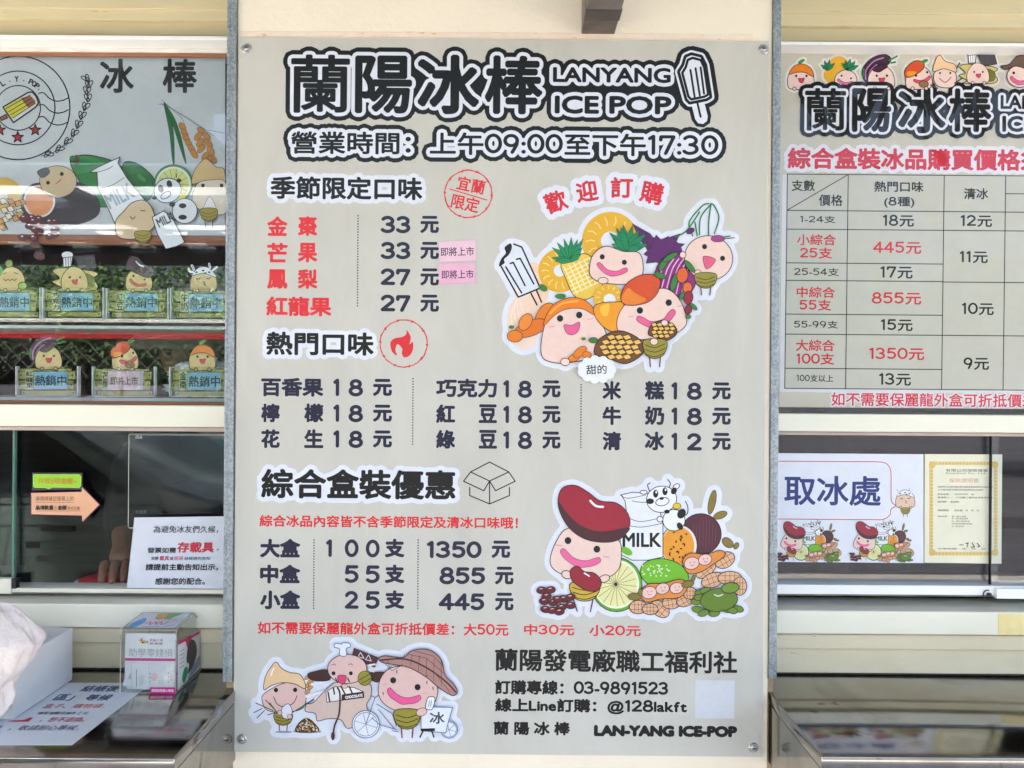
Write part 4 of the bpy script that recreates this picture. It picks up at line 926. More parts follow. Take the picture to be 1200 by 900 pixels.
R_('note_lettering', [('如不需要保麗龍外盒可折抵價差：大50元 中30元 小20元', 974, 461.5, 1415, 477.5, (214, 46, 70), .3, dict(halo=((1.6, (224, 222, 224)),)))])

# ---------------------------------------------------------------- pick-up sign and certificate in the right lower window
YS = .1235; PS = plane_map(YS)
sg = thing('pickup_sign', 'white pick up sign with blue characters in a red bubble on the right lower window', 'sign', pw(1000, 659, YS))
quadslab('panel', [pw(905, 531, YS), pw(1082.3, 532.3, YS), pw(1082.3, 659.8, YS), pw(905, 658.5, YS)], .003, pm((232, 234, 244), 'paper'), sg)
A = Art(PS, 'paper', k0=4)
q = lambda L: [(x/3.748+890, y/3.748+470) for x, y in L]
A.lines([smooth_pts(q([(-20, 264), (100, 264), (400, 266), (520, 267), (560, 277), (577, 310), (578, 380), (580, 440), (598, 460), (578, 475), (573, 500), (545, 519), (500, 521), (100, 518), (-20, 517)]), False, 4)], (200, 60, 70), 1.0)
A.txt('取冰處', 919, 557.5, 1032.3, 592.5, (16, 44, 120), .75, rot=.5)
A.build('lettering', sg)
A = Art(PS, 'paper', k0=4); art_head(A, 'milk', (236, 200, 176), 1060.5, 583, .36); barrel(A, 1061, 599, 5, 3.6); A.build('cow_child_picture', sg); sg.children[-1].name = 'milk_picture'
for ox in (904.4, 989.4):
    A = Art(PS, 'paper', k0=4, dz=1.5e-5, ox=ox, oy=605, sc=15.2 if False else 13.9, rot=.6); art_beans(A, True); A.build('fruit_picture', sg)
ce = thing('certificate', 'cream certificate with ornate gold border taped beside the pick up sign', 'certificate', pw(1128, 660, YS))
quadslab('sheet', [pw(1083.7, 532, YS), pw(1174.5, 532.6, YS), pw(1173.5, 660.6, YS), pw(1083.3, 659.5, YS)], .001, pm((238, 234, 208), 'paper'), ce)
A = Art(PS, 'paper', k0=4); GO = (222, 188, 104)
def rect(x0, y0, x1, y1): return [(x0, y0), (x1, y0), (x1, y1), (x0, y1)]
A.many([rect(1089, 541, 1169, 545), rect(1089, 646.5, 1168.5, 651), rect(1089, 541, 1093.5, 651), rect(1164.5, 541, 1169, 651)], (232, 208, 140))
P = []
for k in range(27):
    for x in (1091.3, 1166.8): P.append([(x+2.1*cos(a), 544+k*4+1.6*sin(a)) for a in [j*pi/4 for j in range(8)]])
for k in range(19):
    for y in (543, 649): P.append([(1093+k*4.05+1.6*cos(a), y+1.8*sin(a)) for a in [j*pi/4 for j in range(8)]])
for x in (1092.5, 1166): 
    for y in (544.5, 647.5): P.append([(x+4*cos(a), y+4*sin(a)) for a in [j*pi/6 for j in range(12)]])
A.many(P, GO); A.build('border', ce)
A = Art(PS, 'paper', k0=8); CI = (70, 60, 50)
A.txt('保險證明書', 1112, 560.5, 1147, 565.5, (226, 170, 130), 0, rot=.3)
for t, x0, y0, x1, y1 in (('有限公司保險證書', 1108.5, 549.5, 1157.5, 553), ('Insurance Co., Ltd.', 1108.5, 553.6, 1155.5, 555.6), ('茲證明本公司承保產品責任保險單保險期間有效特此證明', 1098.5, 569.6, 1163, 571.6), ('公司產品責任保險單保險期間有效證明', 1098.5, 573, 1152, 575), ('保單號碼：　14090000　號', 1098.5, 578.3, 1141, 580.2), ('被保險人：　公司職工福利社保險單地址', 1098.5, 582, 1163.5, 584), ('保險種類：　產品責任', 1098.5, 587, 1124, 589), ('保險期間：　自民國　年　月　日', 1098.5, 597, 1147, 599.2), ('保險金額：　每一個人傷害', 1098.5, 604.3, 1132, 606), ('每一意外事故傷害', 1115, 607, 1134, 608.6), ('每一意外事故財損', 1115, 610, 1136, 611.6), ('保險期間總額', 1115, 613, 1139, 614.6), ('每一事故自負額', 1115, 616, 1129, 617.6), ('總經理', 1124, 637.5, 1129, 639.4), ('中華民國　年　月　日', 1099, 642.3, 1154, 644)):
    A.txt(t, x0, y0, x1, y1, CI, 0, rot=.3)
A.lines([[(1131.5, 637), (1134.5, 636), (1133, 641)], [(1139, 636), (1142, 641), (1138, 641)], [(1145, 636.5), (1148, 640), (1145.5, 641)]], K, .9)
A.build('lettering', ce)

# ---------------------------------------------------------------- decal on the left upper window
YD = .1125; PD = plane_map(YD)
dc = thing('window_decal', 'pale grey printed film with round ice pop stamp and fruit art in left upper window', 'decal', pw(130, 275, YD))
FB = (200, 207, 210)
quadslab('film', [pw(LX+5, 64, YD), pw(264, 66, YD), pw(263.5, 276.5, YD), pw(LX+5, 275, YD)], .0008, pm(FB, 'film'), dc)
wb = box('wood_board', (xl0, YD-.001, hz('l', 286.5, YD-.001)), (xl1, YD+.01, hz('l', 275.3, YD-.001)), WOOD, shop)
A = Art(PD, 'film'); c0 = (21.3, 126.5)
def circ(A, cx, cy, r, w, c=K, a0=0, a1=2*pi, n=48): A.lines([[(cx+r*cos(a0+(a1-a0)*k/n), cy+r*sin(a0+(a1-a0)*k/n)) for k in range(n+1)]], c, w)
circ(A, *c0, 60.7, 1.5); circ(A, *c0, 43.2, 1.4); circ(A, *c0, 26.2, 1.3)
for dy in (-15, -1, 13):
    A.lines([[(c0[0]+24, c0[1]+dy-2), (c0[0]+30, c0[1]+dy-2.5), (c0[0]+37, c0[1]+dy+4), (c0[0]+45, c0[1]+dy+7), (c0[0]+53, c0[1]+dy+6), (c0[0]+59, c0[1]+dy+3)], [(c0[0]-24, c0[1]+dy+2), (c0[0]-34, c0[1]+dy-4), (c0[0]-45, c0[1]+dy-2), (c0[0]-59, c0[1]+dy+3)]], K, 1.3, True)
for i, ch in enumerate('L . Y . POP.'):
    if ch == ' ': continue
    a = radians(-122+i*7.3); x, y = c0[0]+34*cos(a), c0[1]+34*sin(a); h = 1.2 if ch == '.' else 3.4; w = .6 if ch == '.' else 2.5
    if ch == '.': A.ell(x-1.5*cos(a), y-1.5*sin(a), .8, .8, K, n=8)
    else: A.txt(ch, x-w, y-h, x+w, y+h, K, .35, rot=math.degrees(a)+90)
q = lambda L: [(x/8.18, y/8.18+40) for x, y in L]
A.poly(q([(30, 700), (270, 560), (310, 555), (350, 600), (370, 660), (345, 700), (130, 850)]), (206, 214, 214), K, 1.3, False)
A.poly(q([(40, 705), (200, 615), (270, 700), (120, 815)]), (206, 200, 60), K, 0, False); A.poly(q([(200, 615), (290, 590), (340, 640), (340, 665), (270, 705)]), (150, 88, 60), K, 0, False)
A.lines([q([(60, 715), (290, 585)]), q([(85, 745), (310, 610)]), q([(105, 775), (330, 640)]), q([(125, 805), (340, 665)])], K, .9)
A.poly(q([(0, 800), (60, 770), (75, 805), (15, 830)]), (150, 88, 60), K, .9, False)
for x, y in ((41.5, 152.5), (21, 161), (0, 152.5), (-20, 150)):
    A.poly([(x+(7 if k % 2 == 0 else 2.9)*sin(k*pi/5), y-(7 if k % 2 == 0 else 2.9)*cos(k*pi/5)) for k in range(10)], (168, 40, 48), K, .9, False)
A.build('stamp_print', dc)
A = Art(PD, 'film')
P = smooth_pts([(99, 89.5), (104, 97), (102, 106), (103, 117), (98, 130), (93, 143), (87, 156), (77, 168), (64, 178), (48, 183)], False, 5)
A.lines([P], K, .8)
for k in range(2, len(P)-1, 4):
    x, y = P[k]; dx, dy = P[k+1][0]-P[k-1][0], P[k+1][1]-P[k-1][1]; a = math.degrees(atan2(dy, dx))
    A.ell(x+1.4, y, 5, 2.2, None, a+28, lw=.8, n=14); A.ell(x-1.4, y, 5, 2.0, None, a-28, lw=.8, n=14)
A.build('vine_print', dc)
for t, x0, x1 in (('冰', 117, 157), ('棒', 190.5, 231)):
    A = Art(PD, 'film'); A.txt(t, x0, 69, x1, 109, (28, 32, 32), 1.05, rot=.2); A.build('lettering', dc)
A = Art(PD, 'film', ox=0, oy=40, sc=4.09)
GR = (20, 108, 44)
A.lines([[(775, 315), (870, 400), (885, 430)], [(770, 330), (900, 400), (1030, 490)], [(790, 335), (950, 440)], [(760, 335), (800, 345)], [(1000, 460), (1075, 475)]], (50, 56, 50), 2)
A.poly([(785, 330), (810, 370), (832, 470), (836, 620), (826, 600), (812, 470)], GR, K, 1.2); A.poly([(785, 330), (835, 400), (870, 500), (893, 622), (868, 560), (830, 440)], GR, K, 1.2)
for L in ([(875, 445), (885, 475), (893, 500), (905, 525), (918, 550), (932, 575)], [(965, 465), (950, 490), (990, 490), (960, 520), (1000, 525), (965, 550), (1010, 560), (985, 585), (1022, 600), (1000, 605)]):
    for i, (x, y) in enumerate(L): A.ell(x, y, 24, 14, (196, 132, 44), 55 if len(L) < 8 else (-50 if i % 2 else 50), lw=1.2)
A.poly([(340, 600), (400, 580), (480, 590), (560, 620), (640, 700), (560, 800), (500, 830), (430, 800), (380, 700), (350, 650)], (40, 130, 60), K, 3); A.ell(368, 605, 14, 26, (90, 70, 50)); A.ell(350, 598, 14, 14, (40, 130, 60), lw=2)
A.poly([(590, 625), (640, 615), (700, 650), (745, 710), (720, 790), (660, 800), (600, 720)], (24, 112, 48), K, 3); A.ell(680, 690, 26, 10, (70, 150, 80), 40)
A.poly([(110, 880), (120, 780), (170, 720), (300, 700), (420, 730), (480, 820), (440, 890), (250, 930)], (58, 54, 62), K, 2)
A.ell(190, 800, 84, 88, (60, 56, 62)); A.ell(190, 802, 76, 78, (226, 226, 226)); A.ell(190, 802, 68, 70, (222, 150, 100))
A.poly([(192, 700), (215, 650), (280, 632), (345, 655), (370, 705), (345, 760), (280, 785), (215, 760)], (204, 184, 150), K, 2); A.eye((232, 713), (298, 671), r=9); A.lines([[(270, 718), (295, 698)]], (200, 80, 90), 5)
A.poly([(180, 660), (225, 640), (240, 665), (205, 690)], (96, 100, 108), K, 1)
A.ell(20, 770, 85, 82, (218, 178, 82)); A.ell(0, 780, 40, 38, (220, 216, 190))
R = random.Random(8)
for _ in range(20): x, y = R.uniform(-10, 110), R.uniform(800, 930); A.poly([(x-18, y-10), (x+6, y-16), (x+20, y+6), (x-6, y+14)], R.choice([(214, 160, 90), (230, 220, 200), (200, 150, 90)]), K, 2, False)
for _ in range(22): x, y = R.uniform(110, 270), R.uniform(880, 980); A.ell(x, y, 22, 15, (92, 34, 44), R.uniform(-30, 30), lw=1.5); A.ell(x-4, y-6, 6, 3, (230, 220, 224))
A.ell(175, 1012, 24, 18, (80, 30, 40), 0, lw=1.5); A.ell(195, 1065, 28, 18, (80, 30, 40), 10, lw=1.5)
A.poly([(435, 665), (475, 640), (540, 610), (580, 592), (570, 620), (612, 690), (700, 800), (740, 900), (650, 960), (560, 920), (520, 830), (475, 740), (470, 665)], (214, 222, 228), K, 3, False)
A.lines([[(475, 742), (540, 728), (600, 690)], [(470, 665), (520, 650), (545, 635)]], K, 3, True); A.txt('MILK', 508, 740, 645, 815, (150, 160, 168), 1.5, rot=-27)
A.ell(835, 720, 92, 92, (70, 140, 90), lw=2); A.ell(835, 722, 84, 84, (210, 220, 214)); A.ell(835, 722, 76, 76, (196, 206, 130)); A.lines([[(835, 722), (835+74*cos(a), 722+74*sin(a))] for a in [k*pi/7 for k in range(14)]], (90, 100, 70), 2)
A.poly([(925, 720), (940, 650), (990, 600), (1040, 640), (1078, 652), (1078, 740), (1000, 705)], (196, 170, 116), K, 2)
A.poly([(925, 780), (950, 720), (1010, 702), (1085, 715), (1085, 860), (980, 850), (935, 820)], (214, 206, 186), K, 2); A.eye((977, 728), (1066, 728), r=9); A.poly([(975, 850), (1000, 790), (1015, 785), (1040, 840), (1010, 860)], (222, 222, 224), K, 1.5); barrel(A, 1005, 870, 38, 30)
A.ell(890, 850, 60, 60, (214, 222, 228), lw=3); A.ell(808, 752, 66, 58, (214, 222, 228), -20, lw=3)
for x, y, a, b in ((745, 788, 12, 8), (862, 705, 12, 10), (830, 820, 14, 10), (880, 825, 18, 12), (880, 880, 20, 12)): A.ell(x, y, a, b, K)
A.ell(776, 744, 13, 19, K, -15); A.ell(817, 722, 13, 19, K, -15); A.ell(800, 775, 26, 14, (214, 222, 228), -30, lw=3); A.ell(880, 778, 16, 12, (220, 196, 40)); A.lines([[(740, 730), (735, 710)], [(850, 690), (852, 672)]], K, 4)
A.poly([(560, 900), (600, 850), (640, 810), (700, 800), (740, 850), (745, 920), (700, 960), (640, 985), (570, 970)], (204, 184, 150), K, 3); A.lines([[(630, 875), (640, 890), (655, 878)], [(680, 848), (700, 850)]], K, 4)
barrel(A, 690, 975, 36, 26)
A.poly([(735, 880), (790, 850), (830, 880), (890, 1000), (850, 1020), (800, 1032), (760, 960)], (218, 226, 232), K, 3, False); A.txt('MILK', 755, 870, 840, 915, (60, 66, 70), 1.2, rot=-25)
A.build('fruit_print', dc)

# ---------------------------------------------------------------- flavour cards in acrylic holders behind the left upper glass
YC = .128
def card(x0, x1, y0, y1, kind, name, tagtxt, tagc, label, faded=False):
    t = thing('flavour_card', label, 'card', pw((x0+x1)/2, y1, YC), 'flavour cards in clear holders')
    w = x1-x0
    OL = (172, 168, 92)
    hold = quadslab('acrylic_holder', [pw(x0, y0-1, YC-.004), pw(x1, y0-1, YC-.004), pw(x1, y1+1, YC-.004), pw(x0, y1+1, YC-.004)], .002, ACRYL, t)
    for xx in (x0, x1-.8): quadslab('holder_edge', [pw(xx, y0-1, YC-.0065), pw(xx+.9, y0-1, YC-.0065), pw(xx+.9, y1+1, YC-.0065), pw(xx, y1+1, YC-.0065)], .01, EDGE, hold)
    quadslab('holder_edge', [pw(x0, y1+.1, YC-.0065), pw(x1, y1+.1, YC-.0065), pw(x1, y1+1, YC-.0065), pw(x0, y1+1, YC-.0065)], .01, EDGE, hold)
    for i, (a, b, ya, yb) in enumerate(((x0+3, x1-7, 2, 9.5), (x0+3.5, x1-3, 5, 14.5), (x0+2.5, x1-4.5, 15.5, 26.5), (x0+7, x1-2, 27.5, 33.5))):
        o = quadslab('slat', [pw(a, y0+ya, YC+i*.0004), pw(b, y0+ya, YC+i*.0004), pw(b, y0+yb, YC+i*.0004), pw(a, y0+yb, YC+i*.0004)], .0003, pm(OL, 'film'), t)
    A = Art(plane_map(YC-.0004), 'film', k0=2)
    for a, b, ya, yb in ((x0+3.5, x1-3, 5, 14.5), (x0+2.5, x1-4.5, 15.5, 26.5), (x0+7, x1-2, 27.5, 33.5)):
        A.poly([(a, y0+ya), (b, y0+ya), (b, y0+yb), (a, y0+yb)], None, (70, 64, 30), .6, False)
        A.ell(b-3, y0+(ya+yb)/2, 1, 1, K, n=8); A.ell(a+3, y0+(ya+yb)/2, 1, 1, K, n=8)
    A.poly(rect(x0+12, y0+4, x0+21, y0+26.5), (196, 204, 160), K, 0, False)
    n = len(name); h = 21/n
    for i, ch in enumerate(name): A.txt(ch, x0+12.3, y0+5+i*h, x0+20.8, y0+4.5+(i+1)*h-.6, K, .15, rot=0)
    if tagtxt == '熱銷中': A.poly(rect(x0+22, y0+5.5, x1-12, y0+26), tagc, K, 0, False); A.txt(tagtxt, x0+23, y0+9.5, x1-13, y0+22.5, (30, 52, 70), .25, rot=0)
    else: A.poly(rect(x0+20, y0+4, x1-13, y0+26.5), (200, 190, 210), K, 0, False); A.poly(rect(x0+19, y0+5, x1-17, y0+26.5), tagc, K, 0, False); A.txt(tagtxt, x0+22, y0+11, x1-19, y0+20.5, K, .1, rot=0)
    A.build('lettering', t)
    A = Art(plane_map(YC-.0010), 'film', k0=14); art_head(A, kind, (214, 190, 130), (x0+x1)/2+2, y0-14, .5); A.build('head_picture', t)
BLU = (136, 196, 224)
card(-24, 47, 338, 373, 'kiwi', '奇異', '熱銷中', BLU, 'kiwi flavour card at the left edge of the upper shelf row')
card(49, 121, 338, 373, 'choc', '巧克力', '熱銷中', BLU, 'chocolate flavour card with a chef hat head in the upper row')
card(124, 197, 338.5, 373.5, 'bean', '紅豆', '熱銷中', BLU, 'red bean flavour card with dark bean cap head in the upper row')
card(199.5, 273, 339, 374, 'milk', '牛奶', '熱銷中', BLU, 'milk flavour card with cow horns head beside the steel channel')
card(18, 91, 430, 463.5, 'dragon', '紅龍果', '熱銷中', BLU, 'dragon fruit flavour card with purple topping in the lower row')
card(107.5, 181, 430.5, 464, 'mango', '芒果', '即將上市', (236, 206, 214), 'mango flavour card with a pink coming soon tag in the lower row')
card(198, 271, 431, 464, 'kumquat', '金棗', '熱銷中', BLU, 'kumquat flavour card with orange cap in the lower row beside a white bag')
# display shelves behind them
SH = surface('grey_shelf', (170, 176, 176), (200, 204, 204), 6, .35, 0)
ds = thing('display_shelf', 'thin pale display shelf carrying the lower row of flavour cards', 'shelf', (-1, .2, pw(130, 470, .15).z))
box('board', (xl0+.02, YC+.004, pw(130, 385, YC).z), (xl1-.004, .3, pw(130, 381.5, YC).z), SH, ds)
box('board', (xl0+.02, YC-.006, pw(130, 470, YC-.006).z), (xl1-.004, .3, pw(130, 466, YC-.006).z), SH, ds)
# crumpled white bag with red print at the lower right of that window
def blob(name, c, r, mat, parent, seed, amp=.25, freq=14, seg=40, sq=1.):
    bm = bmesh.new(); bmesh.ops.create_icosphere(bm, subdivisions=5, radius=1)
    for v in bm.verts:
        n = v.co.normalized(); p = n*2.2+Vector((seed, seed*2, 0))
        rd = 1-abs(noise.noise(p*1.1))*amp*1.6+noise.noise(p*2.6)*amp*.5-abs(noise.noise(p*5.))*amp*.35
        v.co = Vector((n.x*r[0]*rd, n.y*r[1]*rd, n.z*r[2]*rd))+Vector(c)
    return bm_obj(name, bm, mat, parent, True)
PL = surface('white_plastic_film', (224, 228, 230), (242, 244, 245), 30, .35, .4, 60, .003, dirt=(12, .66, (196, 40, 52)))
bgz = thing('plastic_bag', 'crumpled white plastic bag with red marks on the shelf behind the kumquat card', 'bag', pw(235, 462, .2))
blob('bag_body', pw(240, 443, .2), (.075, .05, .042), PL, bgz, 3, .4); blob('bag_handle', pw(222, 455, .17), (.05, .02, .018), PL, bgz, 9, .5)
bx = box('paper_cup_stack', pw(99, 473, .15), pw(136, 463.5, .19), pm((226, 228, 226), 'paper')); tag(bx, 'small flat white carton on the shelf under the mango card', 'carton')

# ---------------------------------------------------------------- things in the left lower window
YN = .116
nt_ = thing('paper_notice', 'white paper notice with red and black characters leaning in the left lower window', 'notice', pw(208, 690, YN))
NP = [pw(157.5, 606.5, YN-.001), pw(264, 605, YN-.001), pw(264, 690, YN-.009), pw(148.6, 689, YN-.009)]
quadslab('sheet', NP, .0006, pm((226, 228, 238), 'paper'), nt_)
def notice_map(px, py, off): return pw(px, py, YN-.001-.008*(py-606)/83) - Vector((0, off, 0))
A = Art(notice_map, 'paper', k0=45)
for t, x0, y0, x1, y1, c, f in (('為避免冰友們久候，', 180, 616, 256, 624.5, (50, 48, 60), .1), ('發票如需', 173, 641.5, 206.5, 648, (40, 38, 50), .2), ('存載具', 208, 635, 251, 647.5, (208, 40, 60), .45), ('，', 254, 643, 256.5, 645, K, .1), ('如需', 177.5, 652.2, 186, 656.3, (60, 60, 90), .05), ('載具', 187.5, 651.3, 198.5, 656.6, (208, 60, 90), .1), ('或', 199.5, 652.2, 203.5, 656.3, (60, 60, 90), .05), ('紙袋', 204.5, 651.5, 215, 656.5, (220, 110, 130), .05), ('結帳請先告知', 216.5, 652.2, 246.5, 656.3, (60, 90, 130), .05), ('請提前主動告知出示，', 171, 660.5, 256, 668.5, (40, 38, 50), .25), ('感謝您的配合。', 182, 677, 240.5, 685, (40, 38, 50), .2)):
    A.txt(t, x0, y0, x1, y1, c, f, rot=0, shear=.08)
A.build('lettering', nt_)
ar = thing('arrow_sign', 'peach coloured paper arrow pointing right on the left lower window', 'sign', pw(75, 603, YN))
ap = [(36, 577.5), (96.3, 576), (96.6, 570.5), (117.3, 591.5), (97, 612), (96.6, 604.5), (36, 603)]
YA = .1162
A = Art(plane_map(YA), 'paper', k0=0, dz=2e-4); A.poly(ap, (150, 70, 120), K, 0, False); A.poly([(p[0]*.975+1.9, p[1]*.965+20.6) for p in ap], (240, 180, 140), K, 0, False)
A.txt('麻煩請確認螢幕上的', 42, 581.5, 86.5, 587, (120, 60, 40), 0, rot=0); A.lines([[(42, 588.6), (86.5, 588.6)], [(42, 598.7), (94.5, 598.7)]], (120, 60, 40), .4)
A.txt('品項數量', 42, 592, 63, 597.5, K, .25, rot=0); A.txt('及', 64, 593.5, 67, 597, (120, 60, 40), 0, rot=0); A.txt('金額', 68, 592, 78.5, 597.5, K, .25, rot=0); A.txt('是否正確', 79.5, 593.5, 94, 597.5, (120, 60, 40), 0, rot=0)
A.build('paper_arrow', ar)
gs = thing('cash_sign', 'bright green cash only speech bubble sticker above the peach arrow', 'sign', pw(67, 573, YN))
A = Art(plane_map(YA), 'paper', k0=0, dz=2e-4); A.poly([(37.6, 553.8), (96.6, 554), (96.6, 573.8), (37.6, 574.6)], (60, 56, 50), K, 0, False)
A.poly([(39.3, 557), (41, 556), (93, 556.3), (95, 558), (94.6, 569.5), (93, 571.3), (61, 571), (57.5, 572.8), (53, 571.3), (41, 571.2), (39.3, 570)], (150, 214, 30), (190, 226, 110), .5, False)
A.txt('只收$現金喔~', 45, 560, 90, 567.5, (208, 140, 40), .15, rot=0); A.build('sticker', gs)
# till screen seen through the glass
ts = thing('till_screen', 'black customer screen with a thin white rim behind the left lower glass', 'screen', pw(205, 622, .17))
tp0, tp1 = pw(149.5, 508, .17), pw(285, 621, .17)
bm = bmesh.new(); add_box(bm, (tp0.x, .17, tp1.z), (tp1.x, .182, tp0.z), .004); bm_obj('casing', bm, surface('white_plastic', (226, 222, 210), (236, 232, 222), 6, .3, 0), ts)
box('glass_face', (tp0.x+.0036, .1692, tp1.z+.0036), (tp1.x-.002, .171, tp0.z-.0032), surface('black_screen', (8, 9, 12), (12, 13, 18), 6, .07, 0), ts)
A = Art(plane_map(.169), 'film', k0=2); A.txt('/SUS', 158.5, 510.5, 166.5, 514, (220, 220, 226), .15, rot=0); A.txt('紅龍果', 159, 598, 172, 602, (120, 130, 160), 0, rot=0); A.build('lettering', ts)
# red and white tub in front of the hand
tb = thing('red_tray', 'red bowl with white rim under the worker hand in the left lower window', 'bowl', pw(125, 689, .2))
bm = bmesh.new(); c = pw(130, 688, .2); rings = []
for rr, zz in ((.03, -.02), (.055, -.005), (.066, .010), (.062, .0185), (.04, .024), (.0, .0255)):
    rings.append([bm.verts.new(c+Vector((cos(a)*rr*.95, sin(a)*rr*.7, zz))) for a in [k*pi/16 for k in range(32)]])
for a_, b_ in zip(rings, rings[1:]):
    for k in range(32): bm.faces.new((a_[k], a_[(k+1) % 32], b_[(k+1) % 32], b_[k]))
bmesh.ops.remove_doubles(bm, verts=bm.verts[:], dist=1e-5)
bm_obj('bowl_body', bm, surface('red_enamel', (186, 24, 44), (204, 34, 54), 6, .3, 0), tb, True)
bm = bmesh.new(); tube(bm, [c+Vector((cos(a)*.064, sin(a)*.048, .011)) for a in [k*pi/12+pi*.9 for k in range(10)]], .0045, 8); bm_obj('rim', bm, WHITE, tb, True)

# ---------------------------------------------------------------- people in the kiosk
def skin_body(name, nodes, edges, mat, parent, sub=2):
    me = bpy.data.meshes.new(name); me.from_pydata([n[0] for n in nodes], edges, [])
    o = link(name, me, mat, parent)
    o.modifiers.new('skin', 'SKIN')
    for i, n in enumerate(nodes):
        r = n[1] if isinstance(n[1], tuple) else (n[1], n[1]); me.skin_vertices[0].data[i].radius = r
    me.skin_vertices[0].data[0].use_root = True
    o.modifiers['skin'].use_smooth_shade = True
    s = o.modifiers.new('sub', 'SUBSURF'); s.levels = sub; s.render_levels = sub
    return o
SKN = surface('skin', (138, 92, 70), (154, 106, 82), 12, .5, .2, 300, .0005)
BLK = surface('black_cotton', (20, 20, 24), (30, 30, 34), 30, .85, .4, 200, .001)
GRYC = surface('grey_green_cotton', (118, 118, 104), (138, 138, 122), 30, .85, .4, 200, .001)
HAIRM = surface('dark_hair', (30, 22, 18), (52, 38, 30), 50, .5, .5, 200, .001, (8, 8, 1))
def head(parent, c, mat_hat, hat=True, tilt=0.):
    bm = bmesh.new(); bmesh.ops.create_uvsphere(bm, u_segments=28, v_segments=20, radius=1)
    for v in bm.verts:
        p = v.co.copy(); x, y, z = p
        w = 1-.22*max(0, -z)**1.5; q = Vector((x*.076*w, y*.094*(1-.12*max(0, -z)), z*.112))
        if y < 0:
            nose = math.exp(-((x/.16)**2+((z+.12)/.24)**2)); q.y -= .016*nose
            for sx in (-.38, .38): q.y += .009*math.exp(-(((x-sx)/.2)**2+((z-.08)/.14)**2))
            q.y -= .004*math.exp(-((x/.3)**2+((z+.45)/.08)**2)); q.y -= .006*math.exp(-((x/.3)**2+((z+.8)/.2)**2))
        v.co = q
    for sx in (-1, 1): bmesh.ops.create_icosphere(bm, subdivisions=2, radius=1, matrix=Matrix.Translation((sx*.077, .005, 0)) @ Matrix.Diagonal((.012, .02, .032, 1)))
    M = Matrix.Translation(c) @ Matrix.Rotation(tilt, 4, 'X')
    bmesh.ops.transform(bm, matrix=M, verts=bm.verts[:]); h = bm_obj('head', bm, SKN, parent, True)
    for sx in (-1, 1):
        bm = bmesh.new(); bmesh.ops.create_uvsphere(bm, u_segments=12, v_segments=8, radius=.011, matrix=M @ Matrix.Translation((sx*.029, -.083, .01))); bm_obj('eye', bm, pm((20, 16, 14), 'film'), h, True)
    bm = bmesh.new(); add_box(bm, (-.022, -.0945, -.054), (.022, -.086, -.047), .002); bmesh.ops.transform(bm, matrix=M, verts=bm.verts[:]); bm_obj('mouth', bm, surface('lips', (150, 80, 74), (164, 92, 84), 9, .5, 0), h)
    bm = bmesh.new(); bmesh.ops.create_uvsphere(bm, u_segments=24, v_segments=16, radius=1)
    for v in bm.verts:
        x, y, z = v.co; f = 1.08+.03*noise.noise(v.co*6)
        v.co = Vector((x*.080*f, y*.098*f+.008, max(z, -.55+(.75 if y < -.1 else 0))*.118*f))
    bmesh.ops.transform(bm, matrix=M, verts=bm.verts[:]); bm_obj('hair', bm, HAIRM, h, True)
    if hat:
        bm = bmesh.new(); rings = []
        for rr, zz in ((.155, .0), (.15, .012), (.1, .05), (.096, .11), (.07, .135), (.001, .14)):
            rings.append([bm.verts.new(Vector((cos(a)*rr*.95, sin(a)*rr*1.05, zz+.005*sin(3*a)*(rr/.15)))) for a in [k*pi/14 for k in range(28)]])
        for a_, b_ in zip(rings, rings[1:]):
            for k in range(28): bm.faces.new((a_[k], a_[(k+1) % 28], b_[(k+1) % 28], b_[k]))
        bmesh.ops.transform(bm, matrix=M @ Matrix.Translation((0, 0, .02)), verts=bm.verts[:]); bm_obj('bucket_hat', bm, mat_hat, h, True)
